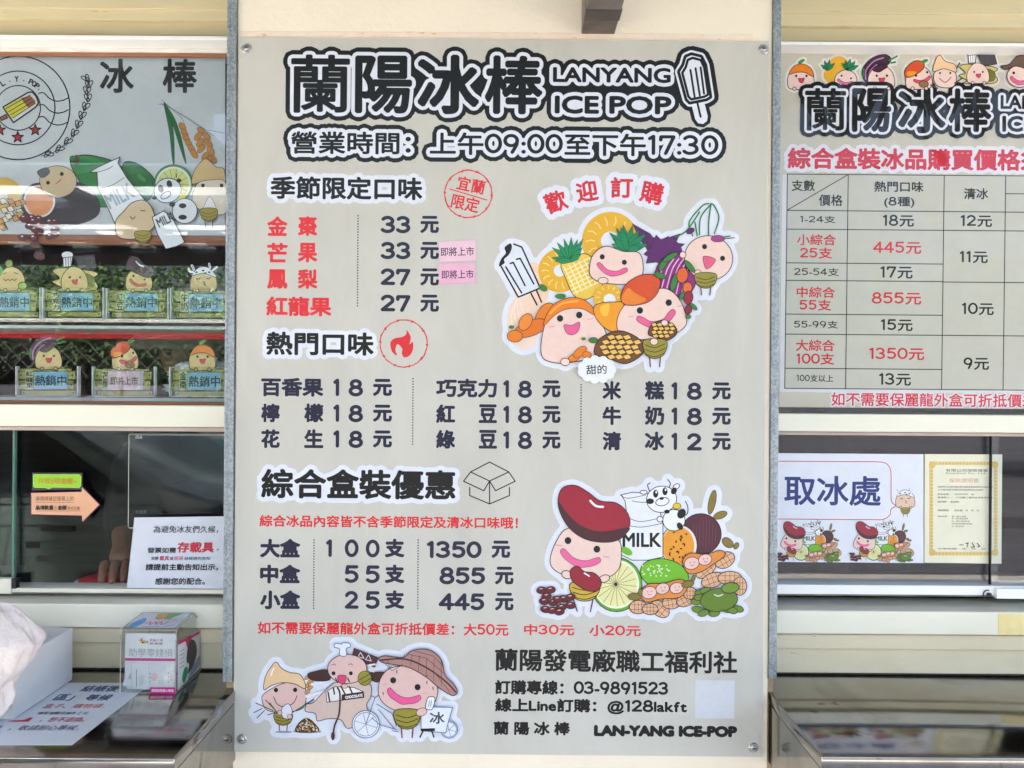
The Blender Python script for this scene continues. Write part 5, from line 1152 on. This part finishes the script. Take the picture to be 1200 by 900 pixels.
def person(label, origin, bend, hat, handpos, shirt, hatmat=None, seated=False):
    t = thing('person', label, 'person', (origin[0], origin[1], .02))
    if seated: origin = origin
    O = Vector((origin[0], origin[1], .02)); hipz = .9 if not seated else .62
    f = bend
    hip = O+Vector((0, 0, hipz)); waist = hip+Vector((0, -.10*f, .17)); chest = hip+Vector((0, -.32*f, .40-.08*f)); neck = hip+Vector((0, -.46*f, .54-.16*f)); hd = neck+Vector((0, -.10*f-.01, .13-.03*f))
    nodes = [(hip, (.15, .12)), (waist, (.13, .10)), (chest, (.16, .12)), (neck, .055), (neck+Vector((0, -.02*f, .05)), .05)]
    ed = [(0, 1), (1, 2), (2, 3), (3, 4)]
    sh = {}
    for s in (-1, 1):
        n = len(nodes); nodes += [(hip+Vector((s*.09, 0, -.08)), .10), (O+Vector((s*.11, -.40 if seated else -.02, .48)), .068), (O+Vector((s*.11, .01, .09)), .045), (O+Vector((s*.12, -.12, .03)), .035)]
        ed += [(0, n), (n, n+1), (n+1, n+2), (n+2, n+3)]
        sh[s] = chest+Vector((s*.17, 0, .06))
    # trousers and torso as one continuous body under the shirt
    body = skin_body('body', nodes, ed, BLK, t)
    for s in (-1, 1):
        S = sh[s]; H = handpos[s]; mid = (S+H)/2+Vector((s*.05, .05, -.05)); 
        sl_end = mid+(H-mid)*.55
        skin_body('sleeve', [(S, .07), (S+(mid-S)*.55, .062), (sl_end, .052)], [(0, 1), (1, 2)], shirt, t, 2)
        wr = H+(mid-H).normalized()*.075
        skin_body('forearm', [(mid, .036), (mid+(wr-mid)*.5, .031), (wr, .023), (H, (.032, .017))], [(0, 1), (1, 2), (2, 3)], SKN, t, 2)
        dirn = (H-wr); dirn.z = min(dirn.z, 0)*.3; dirn = Vector((dirn.x, dirn.y-.02, -.004)).normalized()
        side = Vector((-dirn.y, dirn.x, 0)).normalized()
        for k, L in enumerate((.062, .072, .068, .054)):
            b = H+side*(k-1.5)*.019+dirn*.012
            skin_body('finger', [(b, .0095), (b+dirn*L*.45+Vector((0, 0, .008)), .009), (b+dirn*L*.8+Vector((0, 0, -.006)), .008), (b+dirn*L+Vector((0, 0, -.018)), .0068)], [(0, 1), (1, 2), (2, 3)], SKN, t, 1)
        b = H-side*.028*(1 if s > 0 else -1)-dirn*.02
        skin_body('thumb', [(b, .011), (b-side*.022*(1 if s > 0 else -1)+dirn*.02, .0095), (b-side*.03*(1 if s > 0 else -1)+dirn*.045, .008)], [(0, 1), (1, 2)], SKN, t, 1)
    st_ = [(hip+Vector((0, 0, .0)), (.165, .13)), (waist, (.15, .12)), (chest, (.18, .135)), (chest.lerp(neck, .6), (.10, .085))]
    skin_body('shirt', st_, [(0, 1), (1, 2), (2, 3)], shirt, t, 2)
    head(t, hd+Vector((0, -.02, .05)), hatmat, hat, .5*f)
h1 = pw(131, 668, .2)
person('worker in a black shirt and grey bucket hat leaning a hand on the red bowl', (-.74, .70), .35, True, {-1: h1+Vector((.012, .02, .012)), 1: Vector((-.45, .32, 1.10))}, BLK, GRYC)
person('dark clothed worker standing behind the white pick up sign in the right window', (.70, .62), .3, False, {-1: Vector((.52, .50, .85)), 1: Vector((.9, .50, .85))}, surface('dark_grey_cotton', (44, 44, 52), (60, 60, 68), 20, .85, .2), None)
wt = thing('work_table', 'dark work table behind the left lower window', 'table', (0, .4, .02))
box('table_top', (-2.0, .185, 1.055), (2.0, .42, 1.08), surface('dark_laminate', (40, 44, 44), (56, 60, 60), 5, .35, 0), wt)
for x in (-1.9, 1.9):
    for y in (.22, .39): box('leg', (x-.02, y-.02, .02), (x+.02, y+.02, 1.055), DARKST, wt)

# ---------------------------------------------------------------- things on the left counter
pn = thing('counter_notice', 'laminated paper with blue red and black characters lying on the left counter', 'notice', pz(80, 840, ZC))
PNZ = ZC+.0012
CP = [pz(-150, 800, PNZ), pz(178, 800, PNZ), pz(84.5, 872.5, PNZ), pz(-170, 873.5, PNZ)]
V = CP+[p-Vector((0, 0, .0008)) for p in CP]
mesh('sheet', V, [(3, 2, 1, 0), (4, 5, 6, 7), (0, 1, 5, 4), (1, 2, 6, 5), (2, 3, 7, 6), (3, 0, 4, 7)], pm((224, 230, 240), 'paper'), pn)
A = Art(flat_map(PNZ), 'paper', k0=12)
q7 = lambda x, y: (x/7.06, y/7.06+790)
def ct(t, x0, y0, x1, y1, c, f, sh=1.35):
    a, b = q7(x0, y0), q7(x1, y1); A.txt(t, a[0]+4, a[1], b[0]-4, b[1], c, f, rot=0, shear=sh)
BL = (40, 74, 130); RR = (204, 54, 56)
ct('結帳後', 655, 95, 1015, 146, BL, .2); ct('區」', 430, 168, 640, 220, BL, .15); ct('等候', 690, 168, 950, 220, BL, .2)
ct('盒子、購物袋，', 340, 246, 905, 284, RR, .0); ct('如需加購袋加收 2 元', 285, 312, 760, 336, (60, 60, 80), .02); ct('，恕不退換。', 315, 358, 735, 398, RR, .05)
ct('，敬請耐心等候，', 60, 424, 690, 468, (50, 50, 66), .0); ct('後', -60, 424, 40, 468, (50, 50, 66), .0)
A.poly([q7(190, 395), q7(60, 395), q7(110, 385), q7(200, 380), q7(245, 360), q7(276, 362), q7(235, 395)], (200, 40, 50), K, 0, False)
A.build('lettering', pn)
# tissue carton with a bunched cloth
tcx = thing('tissue_carton', 'white open carton box at the left end of the counter', 'carton', pz(20, 830, ZC))
y0_, y1_ = pz(25, 845, ZC).y, pz(85, 798, ZC).y; xr_ = pz(84.5, 798, ZC).x; hh = .09
CW = pm((228, 230, 234), 'paper')
zc = ZC+.0025
box('side_panel', (xr_-.0015, y0_, zc), (xr_, y1_, zc+hh), CW, tcx); box('side_panel', (xr_-.2, y0_, zc), (xr_-.1985, y1_, zc+hh), CW, tcx)
box('front_panel', (xr_-.1983, y0_, zc), (xr_-.0017, y0_+.0015, zc+hh*.82), CW, tcx); box('back_panel', (xr_-.1983, y1_-.0015, zc), (xr_-.0017, y1_, zc+hh), CW, tcx); box('bottom_panel', (xr_-.198, y0_+.002, zc), (xr_-.002, y1_-.002, zc+.0015), CW, tcx)
quadslab('flap', [Vector((xr_-.0017, y1_-.002, zc+hh+.0005)), Vector((xr_-.055, y1_-.004, zc+hh+.004)), Vector((xr_-.055, y0_+.07, zc+hh+.004)), Vector((xr_-.0017, y0_+.05, zc+hh+.0005))][::-1], .001, CW, tcx)
CL = surface('white_terry_cloth', (230, 214, 208), (242, 230, 224), 40, .9, .9, 90, .004)
bc = pz(8, 832, ZC); 
cl = thing('bunched_cloth', 'bunched off white cloth towel hanging over the front of the white carton', 'cloth', bc)
bm = bmesh.new(); NU, NV = 70, 110; grid = []
cc = pw(0, 770, y0_-.02)
for i in range(NU+1):
    rowv = []
    for j in range(NV+1):
        a = 2*pi*j/NV; tt_ = i/NU
        z = .078-.165*tt_; w = .012+.056*(min(1, tt_*3.2)**.5)*(1-.45*max(0, tt_-.35)/.65)
        p = Vector((cos(a)*w*1.15, sin(a)*w*.75, z))
        n = noise.noise(Vector((a*1.3 if a < pi else (2*pi-a)*1.3, tt_*2.5, 4)))*.012+noise.noise(Vector((cos(a)*3, sin(a)*3, tt_*5)))*.010-abs(noise.noise(Vector((cos(a)*2, sin(a)*2+tt_*1.5, 8))))*.02
        n += -abs(noise.noise(Vector((cos(a)*5, sin(a)*5, tt_*2.2+1))))*.006+noise.noise(Vector((cos(a)*11, sin(a)*11, tt_*9)))*.0025; p += Vector((cos(a), sin(a)*.6, 0))*n; p.x -= .03*tt_; p.z += noise.noise(Vector((cos(a)*2, sin(a)*2, 2)))*.012
        rowv.append(p)
    grid.append([bm.verts.new(Vector((cc.x-.012, cc.y, cc.z+.0))+p) for p in rowv[:-1]])
for A_, B_ in zip(grid, grid[1:]):
    for k in range(NV): bm.faces.new((A_[k], A_[(k+1) % NV], B_[(k+1) % NV], B_[k]))
bm.faces.new(grid[0][::-1]); bm.faces.new(grid[-1])
bm_obj('towel', bm, CL, cl, True)
# donation box
db = thing('donation_box', 'clear acrylic donation box full of receipts with a pink banded leaflet', 'box', pz(175, 812, ZC))
xA, xB = pz(141.5, 812, ZC).x, pz(206, 813, ZC).x; yF = pz(206, 813, ZC).y; z0 = ZC+.001
prof = [(0, 0), (.098, 0), (.098, .087), (.072, .1125), (0, .106)]
def side_panel(x, name):
    n = len(prof); V = [(x, yF+a, z0+b) for a, b in prof]+[(x+.002, yF+a, z0+b) for a, b in prof]
    return mesh(name, V, [tuple(range(n))[::-1], tuple(range(n, 2*n))]+[(i, (i+1) % n, n+(i+1) % n, n+i) for i in range(n)], ACRYL, db)
side_panel(xA, 'side_panel'); side_panel(xB-.002, 'side_panel')
box('front_panel', (xA+.0022, yF, z0), (xB-.0022, yF+.002, z0+.106), ACRYL, db); box('back_panel', (xA+.0022, yF+.096, z0), (xB-.0022, yF+.098, z0+.087), ACRYL, db)
quadslab('lid', [Vector((xA+.002, yF+.002, z0+.1062)), Vector((xB-.002, yF+.002, z0+.1062)), Vector((xB-.002, yF+.072, z0+.1125)), Vector((xA+.002, yF+.072, z0+.1125))], .0015, ACRYL, db)
quadslab('lid', [Vector((xA+.002, yF+.0725, z0+.1125)), Vector((xB-.002, yF+.0725, z0+.1125)), Vector((xB-.002, yF+.098, z0+.0875)), Vector((xA+.002, yF+.098, z0+.0875))], .0015, ACRYL, db)
EG = surface('polished_acrylic_rim', (150, 140, 128), (216, 208, 196), 60, .2, 0)
E3 = [((xA, a, b), (xA, c_, d_)) for (a, b), (c_, d_) in zip(prof, prof[1:]+prof[:1])]
for x in (xA, xB):
    for (a, b), (c_, d_) in zip(prof, prof[1:]+prof[:1]):
        bm = bmesh.new(); tube(bm, [(x, yF+a, z0+b), (x, yF+c_, z0+d_)], .0007, 6); bm_obj('rim', bm, EG, db)
for a, b in prof:
    bm = bmesh.new(); tube(bm, [(xA, yF+a, z0+b), (xB, yF+a, z0+b)], .0007, 6); bm_obj('rim', bm, EG, db)
PW2 = pm((236, 236, 238), 'paper')
lf = quadslab('leaflet', [pw(147, 742, yF+.003), pw(206, 742.5, yF+.003), pw(205, 806, yF+.003), pw(146, 804, yF+.003)], .0006, PW2, db)
A = Art(plane_map(yF+.003), 'paper', k0=3, dz=5e-5, ox=130, oy=710, sc=7.5); MG = (214, 30, 130)
A.poly([(125, 458), (568, 462), (568, 486), (125, 482)], MG, K, 0, False)
A.txt('兒童公益', 340, 288, 460, 312, (226, 90, 160), .4, rot=1); A.txt('基金會', 338, 322, 460, 340, (70, 66, 72), 0, rot=1)
A.lines([[(245, 300), (290, 305)], [(262, 282), (285, 325)], [(282, 285), (262, 318)]], (220, 40, 100), 6); A.ell(290, 315, 22, 16, (240, 200, 60)); A.ell(280, 322, 8, 8, K); A.ell(322, 316, 8, 12, (120, 180, 220))
A.txt('助學零錢捐', 158, 375, 540, 448, (168, 166, 170), 0, rot=1)
A.build('lettering', lf)
bb_ = quadslab('price_band', [pw(176, 805.5, yF-.0012), pw(205.3, 806, yF-.0012), pw(205, 813.5, yF-.0012), pw(175.5, 812.5, yF-.0012)], .0006, pm(MG, 'paper'), db)
A = Art(plane_map(yF-.0012), 'paper', k0=2); A.txt('請捐發票愛心零錢', 177.5, 807.5, 203.5, 811, (240, 220, 232), .1, rot=1); A.build('lettering', bb_)
R = random.Random(4)
for k in range(26):                                     # receipts standing and lying inside
    if k < 9:
        x = xA+.006+R.random()*(xB-xA-.03); yy = yF+.0055+k*.0012; zz = z0+.003; w = .018+R.random()*.012; h = .034+R.random()*.016; tl_ = R.uniform(-.12, .12)
        x = min(x, xB-.006-w)
        pts = [Vector((x+h*tl_*0, yy, zz+h)), Vector((x+w, yy+.001, zz+h*(1+tl_))), Vector((x+w, yy, zz)), Vector((x, yy, zz+.001))]
    else:
        x = xA+.005+R.random()*(xB-xA-.04); w = .03; yy = yF+.018+R.random()*.035; zz = z0+.004+(k-9)*.003; dd = .025
        pts = [Vector((x, yy+dd, zz+R.random()*.01)), Vector((x+w, yy+dd, zz+R.random()*.01)), Vector((x+w, yy, zz+R.random()*.008)), Vector((x, yy, zz))]
    rc = quadslab('receipt', pts, .0002, pm(R.choice([(232, 232, 232), (238, 236, 232), (222, 222, 226)]), 'paper'), db)
# printed lines on the front receipts
A = Art(plane_map(yF+.0026), 'paper', k0=0, dz=5e-5, ox=130, oy=710, sc=7.5)
A.poly([(100, 700), (120, 640), (128, 500), (175, 495), (180, 720)], (236, 236, 238), (190, 190, 190), 1, False); A.poly([(180, 500), (330, 512), (335, 735), (185, 725)], (238, 238, 238), (190, 190, 190), 1, False); A.poly([(332, 505), (480, 520), (475, 715), (335, 718)], (234, 232, 232), (190, 190, 190), 1, False); A.poly([(478, 520), (560, 528), (556, 715), (476, 716)], (238, 236, 236), (190, 190, 190), 1, False)
A.lines([[(225, 560+k*11), (225, 565+k*11)] for k in range(14)]+[[(345, 590), (345, 600)], [(345, 625), (345, 635)], [(345, 660), (345, 668)], [(505, 585), (505, 592)], [(505, 620), (505, 628)], [(505, 665), (505, 672)]], (70, 66, 70), 6)
A.lines([[(255+k*12, 610), (255+k*12, 700-k*6)] for k in range(4)]+[[(420+k*12, 610), (420+k*12, 690)] for k in range(4)], (190, 188, 190), 4)
A.ell(383, 625, 28, 36, (244, 206, 206)); A.ell(535, 632, 18, 30, (244, 206, 206)); A.poly([(150, 640), (172, 585), (184, 640)], (190, 188, 190), K, 0, False)
A.build('receipt', db)
# leaflet in the right side wall and coloured sheet on the lid
SMAP = lambda px, py, off: Vector((xB+.0008+off, yF+.004+px*.09, z0+py*.1))
V = [SMAP(.02, .03, 0), SMAP(.98, .05, 0), SMAP(.98, .74, 0), SMAP(.02, .84, 0)]
sl2 = quadslab('leaflet', [V[3], V[2], V[1], V[0]], .0006, pm((226, 224, 226), 'paper'), db)
A = Art(lambda px, py, off: SMAP(px, 1-py, off), 'paper', k0=3)
A.poly([(.02, .16), (.98, .26), (.98, .31), (.02, .21)], (196, 30, 90), K, 0, False); A.poly([(.34, .2), (.6, .23), (.56, .38), (.42, .38)], (196, 30, 90), K, 0)
A.poly([(.45, .35), (.6, .3), (.78, .4), (.85, .6), (.7, .78), (.45, .85), (.5, .7), (.38, .6)], (66, 52, 52), K, 0); A.poly([(.2, .85), (.28, .7), (.42, .72), (.44, .82), (.3, .95)], (30, 150, 80), K, 0); A.poly([(.5, .88), (.95, .7), (.97, .88), (.5, .96)], (150, 160, 170), K, 0)
A.lines([[(.08, .34+k*.07), (.28, .36+k*.07)] for k in range(5)], (130, 130, 136), .012); A.build('lettering', sl2)
LM = lambda px, py, off: Vector((xA+.006+px*(xB-xA-.012), yF+.006+(1-py)*.062, z0+.1080+.0055*(1-py)+off))
V = [LM(0, 0, 0), LM(1, 0, 0), LM(1, 1, 0), LM(0, 1, 0)]; sl3 = mesh('leaflet', V, [(3, 2, 1, 0)], pm((228, 228, 236), 'paper'), db)
A = Art(LM, 'paper', k0=3)
A.poly([(.3, .02), (.55, .02), (.55, .4), (.38, .4)], (236, 168, 60), K, 0, False); A.poly([(.55, .02), (.85, .02), (.7, .42), (.55, .4)], (120, 190, 60), K, 0, False)
A.poly([(.02, .7), (.15, .35), (.25, .6), (.18, .95), (.05, .95)], (90, 160, 220), K, 0); A.lines([[(.3, .75), (.36, .6), (.42, .8), (.48, .6), (.54, .78), (.6, .62), (.66, .8), (.74, .62)]], (214, 70, 110), .03, True); A.lines([[(.7, .45), (.9, .5)], [(.75, .9), (.95, .8)], [(.3, .92), (.65, .92)]], (150, 120, 190), .025); A.build('lettering', sl3)

# ---------------------------------------------------------------- the street behind the viewer, seen in the glass and on the glossy board
lot = box('far_pavement', (-30, -9.5, -.2), (30, -7.2, -.02), ASPH); lot['kind'] = 'structure'
cp_ = thing('carport_roof', 'slatted open carport roof across the lane seen only as a reflection', 'roof', (-4, -5.5, 0))
CR = surface('dark_roof_steel', (52, 56, 60), (72, 76, 80), 6, .6, 0)
def beam(a, b): return box('roof_panel', a, b, CR, cp_)
zr = 3.0
ys = [3.75, 3.95, 4.35, 5.1, 5.65, 6.0, 6.55, 7.2, 7.6]           # closed strips between open rows
for a, b in ((2.0, 3.61), (3.87, 4.22), (4.95, 5.62), (6.39, 6.52), (7.18, 8.1)):
    beam((-12, -b, zr), (-1.9, -a, zr+.06))
k = 0
x = -8.9
while x < -2.3:
    box('roof_rib', (x, -7.19, zr+.062), (x+.34, -6.38, zr+.1), CR, cp_)
    if k % 2 == 0: box('roof_rib', (x-.4, -6.37, zr+.062), (x-.15, -4.21, zr+.1), CR, cp_)
    x += .68; k += 1
for x, y in ((-11.8, -7.6), (-2.05, -7.6)): box('post', (x, y-.05, -.1), (x+.1, y+.05, zr), CR, cp_)
def translucent():
    m, nt, bs = newmat('white_roof_sheet'); nt.nodes.remove(bs); tr = nt.nodes.new('ShaderNodeBsdfTranslucent')
    n = noise_tex(nt, 2, 3); r = ramp(nt, n.outputs[0], [(.3, (.62, .66, .68)), (.7, (.74, .77, .78))]); nt.links.new(r.outputs[0], tr.inputs[0])
    nt.links.new(tr.outputs[0], nt.nodes['Material Output'].inputs[0]); return m
RL = translucent()
for a, b in ((3.61, 3.87), (4.22, 4.95), (5.62, 6.39), (6.52, 7.18)):  # unseen translucent sheets added in the open rows to brighten their reflection
    mesh('added_roof_sheet', [(-12, -b, zr+.12), (-1.9, -b, zr+.12), (-1.9, -a, zr+.12), (-12, -a, zr+.12)], [(0, 1, 2, 3)], RL, cp_)
fe = thing('street_fence', 'low street fence of dark bars with red and white rails across the lane', 'fence', (0, -7.3, 0))
RDM = surface('red_rail_paint', (176, 46, 50), (190, 58, 60), 6, .4, 0); TQ = surface('turquoise_paint', (60, 160, 160), (80, 176, 174), 6, .5, 0)
box('top_rail', (-14, -9.02, 2.10), (-1.2, -8.96, 2.19), RDM, fe); box('cap_rail', (-14, -9.02, 2.33), (-1.2, -8.96, 2.37), WHITE, fe); box('middle_rail', (-14, -7.32, 1.0), (-1.2, -7.28, 1.05), WHITE, fe); box('kick_board', (-14, -7.34, .62), (-2.2, -7.30, .82), TQ, fe); box('lower_rail', (-14, -7.32, .3), (-1.2, -7.28, .36), WHITE, fe)
for i in range(22): box('bar', (-14+i*.6, -7.27, -.02), (-13.97+i*.6, -7.24, 1.1), CR, fe)
for i in range(5): box('mesh_post', (-14+i*2.8, -9.05, -.02), (-13.94+i*2.8, -8.99, 2.5), SCREW, fe)
bm = bmesh.new(); n = 0
for i in range(43):
    x = -14+i*.24
    for sgn in (1, -1):
        xx = x+(2.3 if sgn < 0 else 0); a = Vector((xx, -9, .05)); b = Vector((xx+sgn*2.3, -9, 2.35)); s = Vector((.006, 0, 0))
        v = [bm.verts.new(p) for p in (a-s, a+s, b+s, b-s)]; bm.faces.new(v)
bm_obj('wire_mesh', bm, surface('zinc_wire', (120, 124, 124), (140, 144, 144), 5, .5, 0), fe)
LEAF = surface('leaf_green', (70, 98, 58), (104, 132, 80), .8, .6, 0); BARK = surface('bark', (70, 58, 46), (92, 78, 62), 10, .9, .5, 40, .01)
def tree(x, y, h, r, seed, label):
    t = thing('street_tree', label, 'tree', (x, y, -.16), 'trees beyond the street fence'); R = random.Random(seed)
    bm = bmesh.new(); tube(bm, [(x, y, -.16), (x+.05, y, h*.35), (x-.05, y+.05, h*.62)], [.14, .1, .06], 10)
    for k in range(5):
        a = k*1.3+seed; tube(bm, [(x, y, h*(.35+.04*k)), (x+cos(a)*r*.6, y+sin(a)*r*.6, h*(.62+.05*k))], [.05, .02], 6)
    bm_obj('trunk', bm, BARK, t)
    V, Fc = [], []
    cl_ = [(R.gauss(0, .5)*r, R.gauss(0, .5)*r, h*.72+R.gauss(0, .3)*r) for _ in range(26)]
    for k in range(11000):
        c_ = R.choice(cl_); p = Vector((x+c_[0]+R.gauss(0, .2)*r, y+c_[1]+R.gauss(0, .2)*r, c_[2]+R.gauss(0, .17)*r))
        a, b = Vector((R.gauss(0, 1), R.gauss(0, 1), R.gauss(0, 1))).normalized(), Vector((R.gauss(0, 1), R.gauss(0, 1), R.gauss(0, 1))).normalized()
        s = .06; n = len(V); V += [p, p+a*s, p+a*s*1.2+b*s*.5, p+b*s*.9]; Fc.append((n, n+1, n+2, n+3))
    mesh('crown', V, Fc, LEAF, t)
tree(-7.5, -11.5, 4.0, 1.9, 1, 'broad green street tree reflected farthest left beyond the fence'); tree(-4.2, -12, 3.6, 1.7, 2, 'green street tree reflected between two larger trees'); tree(4.5, -12, 3.9, 1.8, 4, 'green street tree reflected to the right beyond the fence'); tree(-1.6, -9.9, 4.6, 1.8, 7, 'taller green tree behind the viewer left of the board axis'); tree(1.7, -10.3, 4.8, 1.9, 8, 'taller green tree behind the viewer right of the board axis'); tree(9.5, -11.5, 4.1, 2, 5, 'green street tree reflected farthest right beyond the fence')
# parked car reflected in the left lower window
CARP = surface('grey_car_paint', (66, 78, 74), (76, 88, 84), 2, .25, 0)
car = thing('parked_car', 'grey hatchback parked in the lane and mirrored in the left lower glass', 'car', (-3.6, -3.4, -.16))
prof_c = [(-2.0, .3), (-2.05, .6), (-1.9, .85), (-1.0, 1.0), (-.45, 1.42), (.9, 1.46), (1.6, 1.05), (1.95, .95), (2.0, .6), (1.95, .3)]
bm = bmesh.new(); n = len(prof_c); L = []
for y, k, dzz in ((-.82, .96, 0), (-.78, 1, .0), (.78, 1, 0), (.82, .96, 0)):
    L.append([bm.verts.new((-3.6+a*k, -3.45+y*(1 if b < .95 else .86), -.16+b)) for a, b in prof_c])
for A_, B_ in zip(L, L[1:]):
    for i in range(n): bm.faces.new((A_[i], A_[(i+1) % n], B_[(i+1) % n], B_[i]))
bm.faces.new(L[0][::-1]); bm.faces.new(L[-1]); bm_obj('body', bm, CARP, car)
ysd = -3.45+.82
box('door_handle', (-2.62, ysd, .66), (-2.44, ysd+.03, .69), RUBBER, car, .004); box('fuel_cap', (-2.72, ysd, .56), (-2.64, ysd+.006, .60), RUBBER, car, .002)
box('door_seam', (-2.9, ysd, .2), (-2.89, ysd+.003, .82), RUBBER, car); box('waist_line', (-5.4, ysd, .80), (-2.0, ysd+.004, .812), RUBBER, car)
mesh('side_window', [(-4.3, -3.45+.735, .86), (-2.2, -3.45+.735, .86), (-2.75, -3.45+.71, 1.24), (-3.95, -3.45+.71, 1.24)], [(0, 1, 2, 3)], surface('dark_car_glass', (16, 20, 22), (22, 26, 28), 4, .08, 0), car)
for x in (-4.85, -2.3):
    for y in (-4.2, -2.7):
        w = mesh('wheel', [], [], RUBBER, car); bm = bmesh.new(); bmesh.ops.create_cone(bm, cap_ends=True, segments=28, radius1=.3, radius2=.3, depth=.2, matrix=Matrix.Translation((x, y, .14)) @ Matrix.Rotation(pi/2, 4, 'X')); bm.to_mesh(w.data); bm.free()
        bm = bmesh.new(); bmesh.ops.create_cone(bm, cap_ends=True, segments=20, radius1=.17, radius2=.17, depth=.22, matrix=Matrix.Translation((x, y, .14)) @ Matrix.Rotation(pi/2, 4, 'X')); bm_obj('rim', bm, SCREW, w)
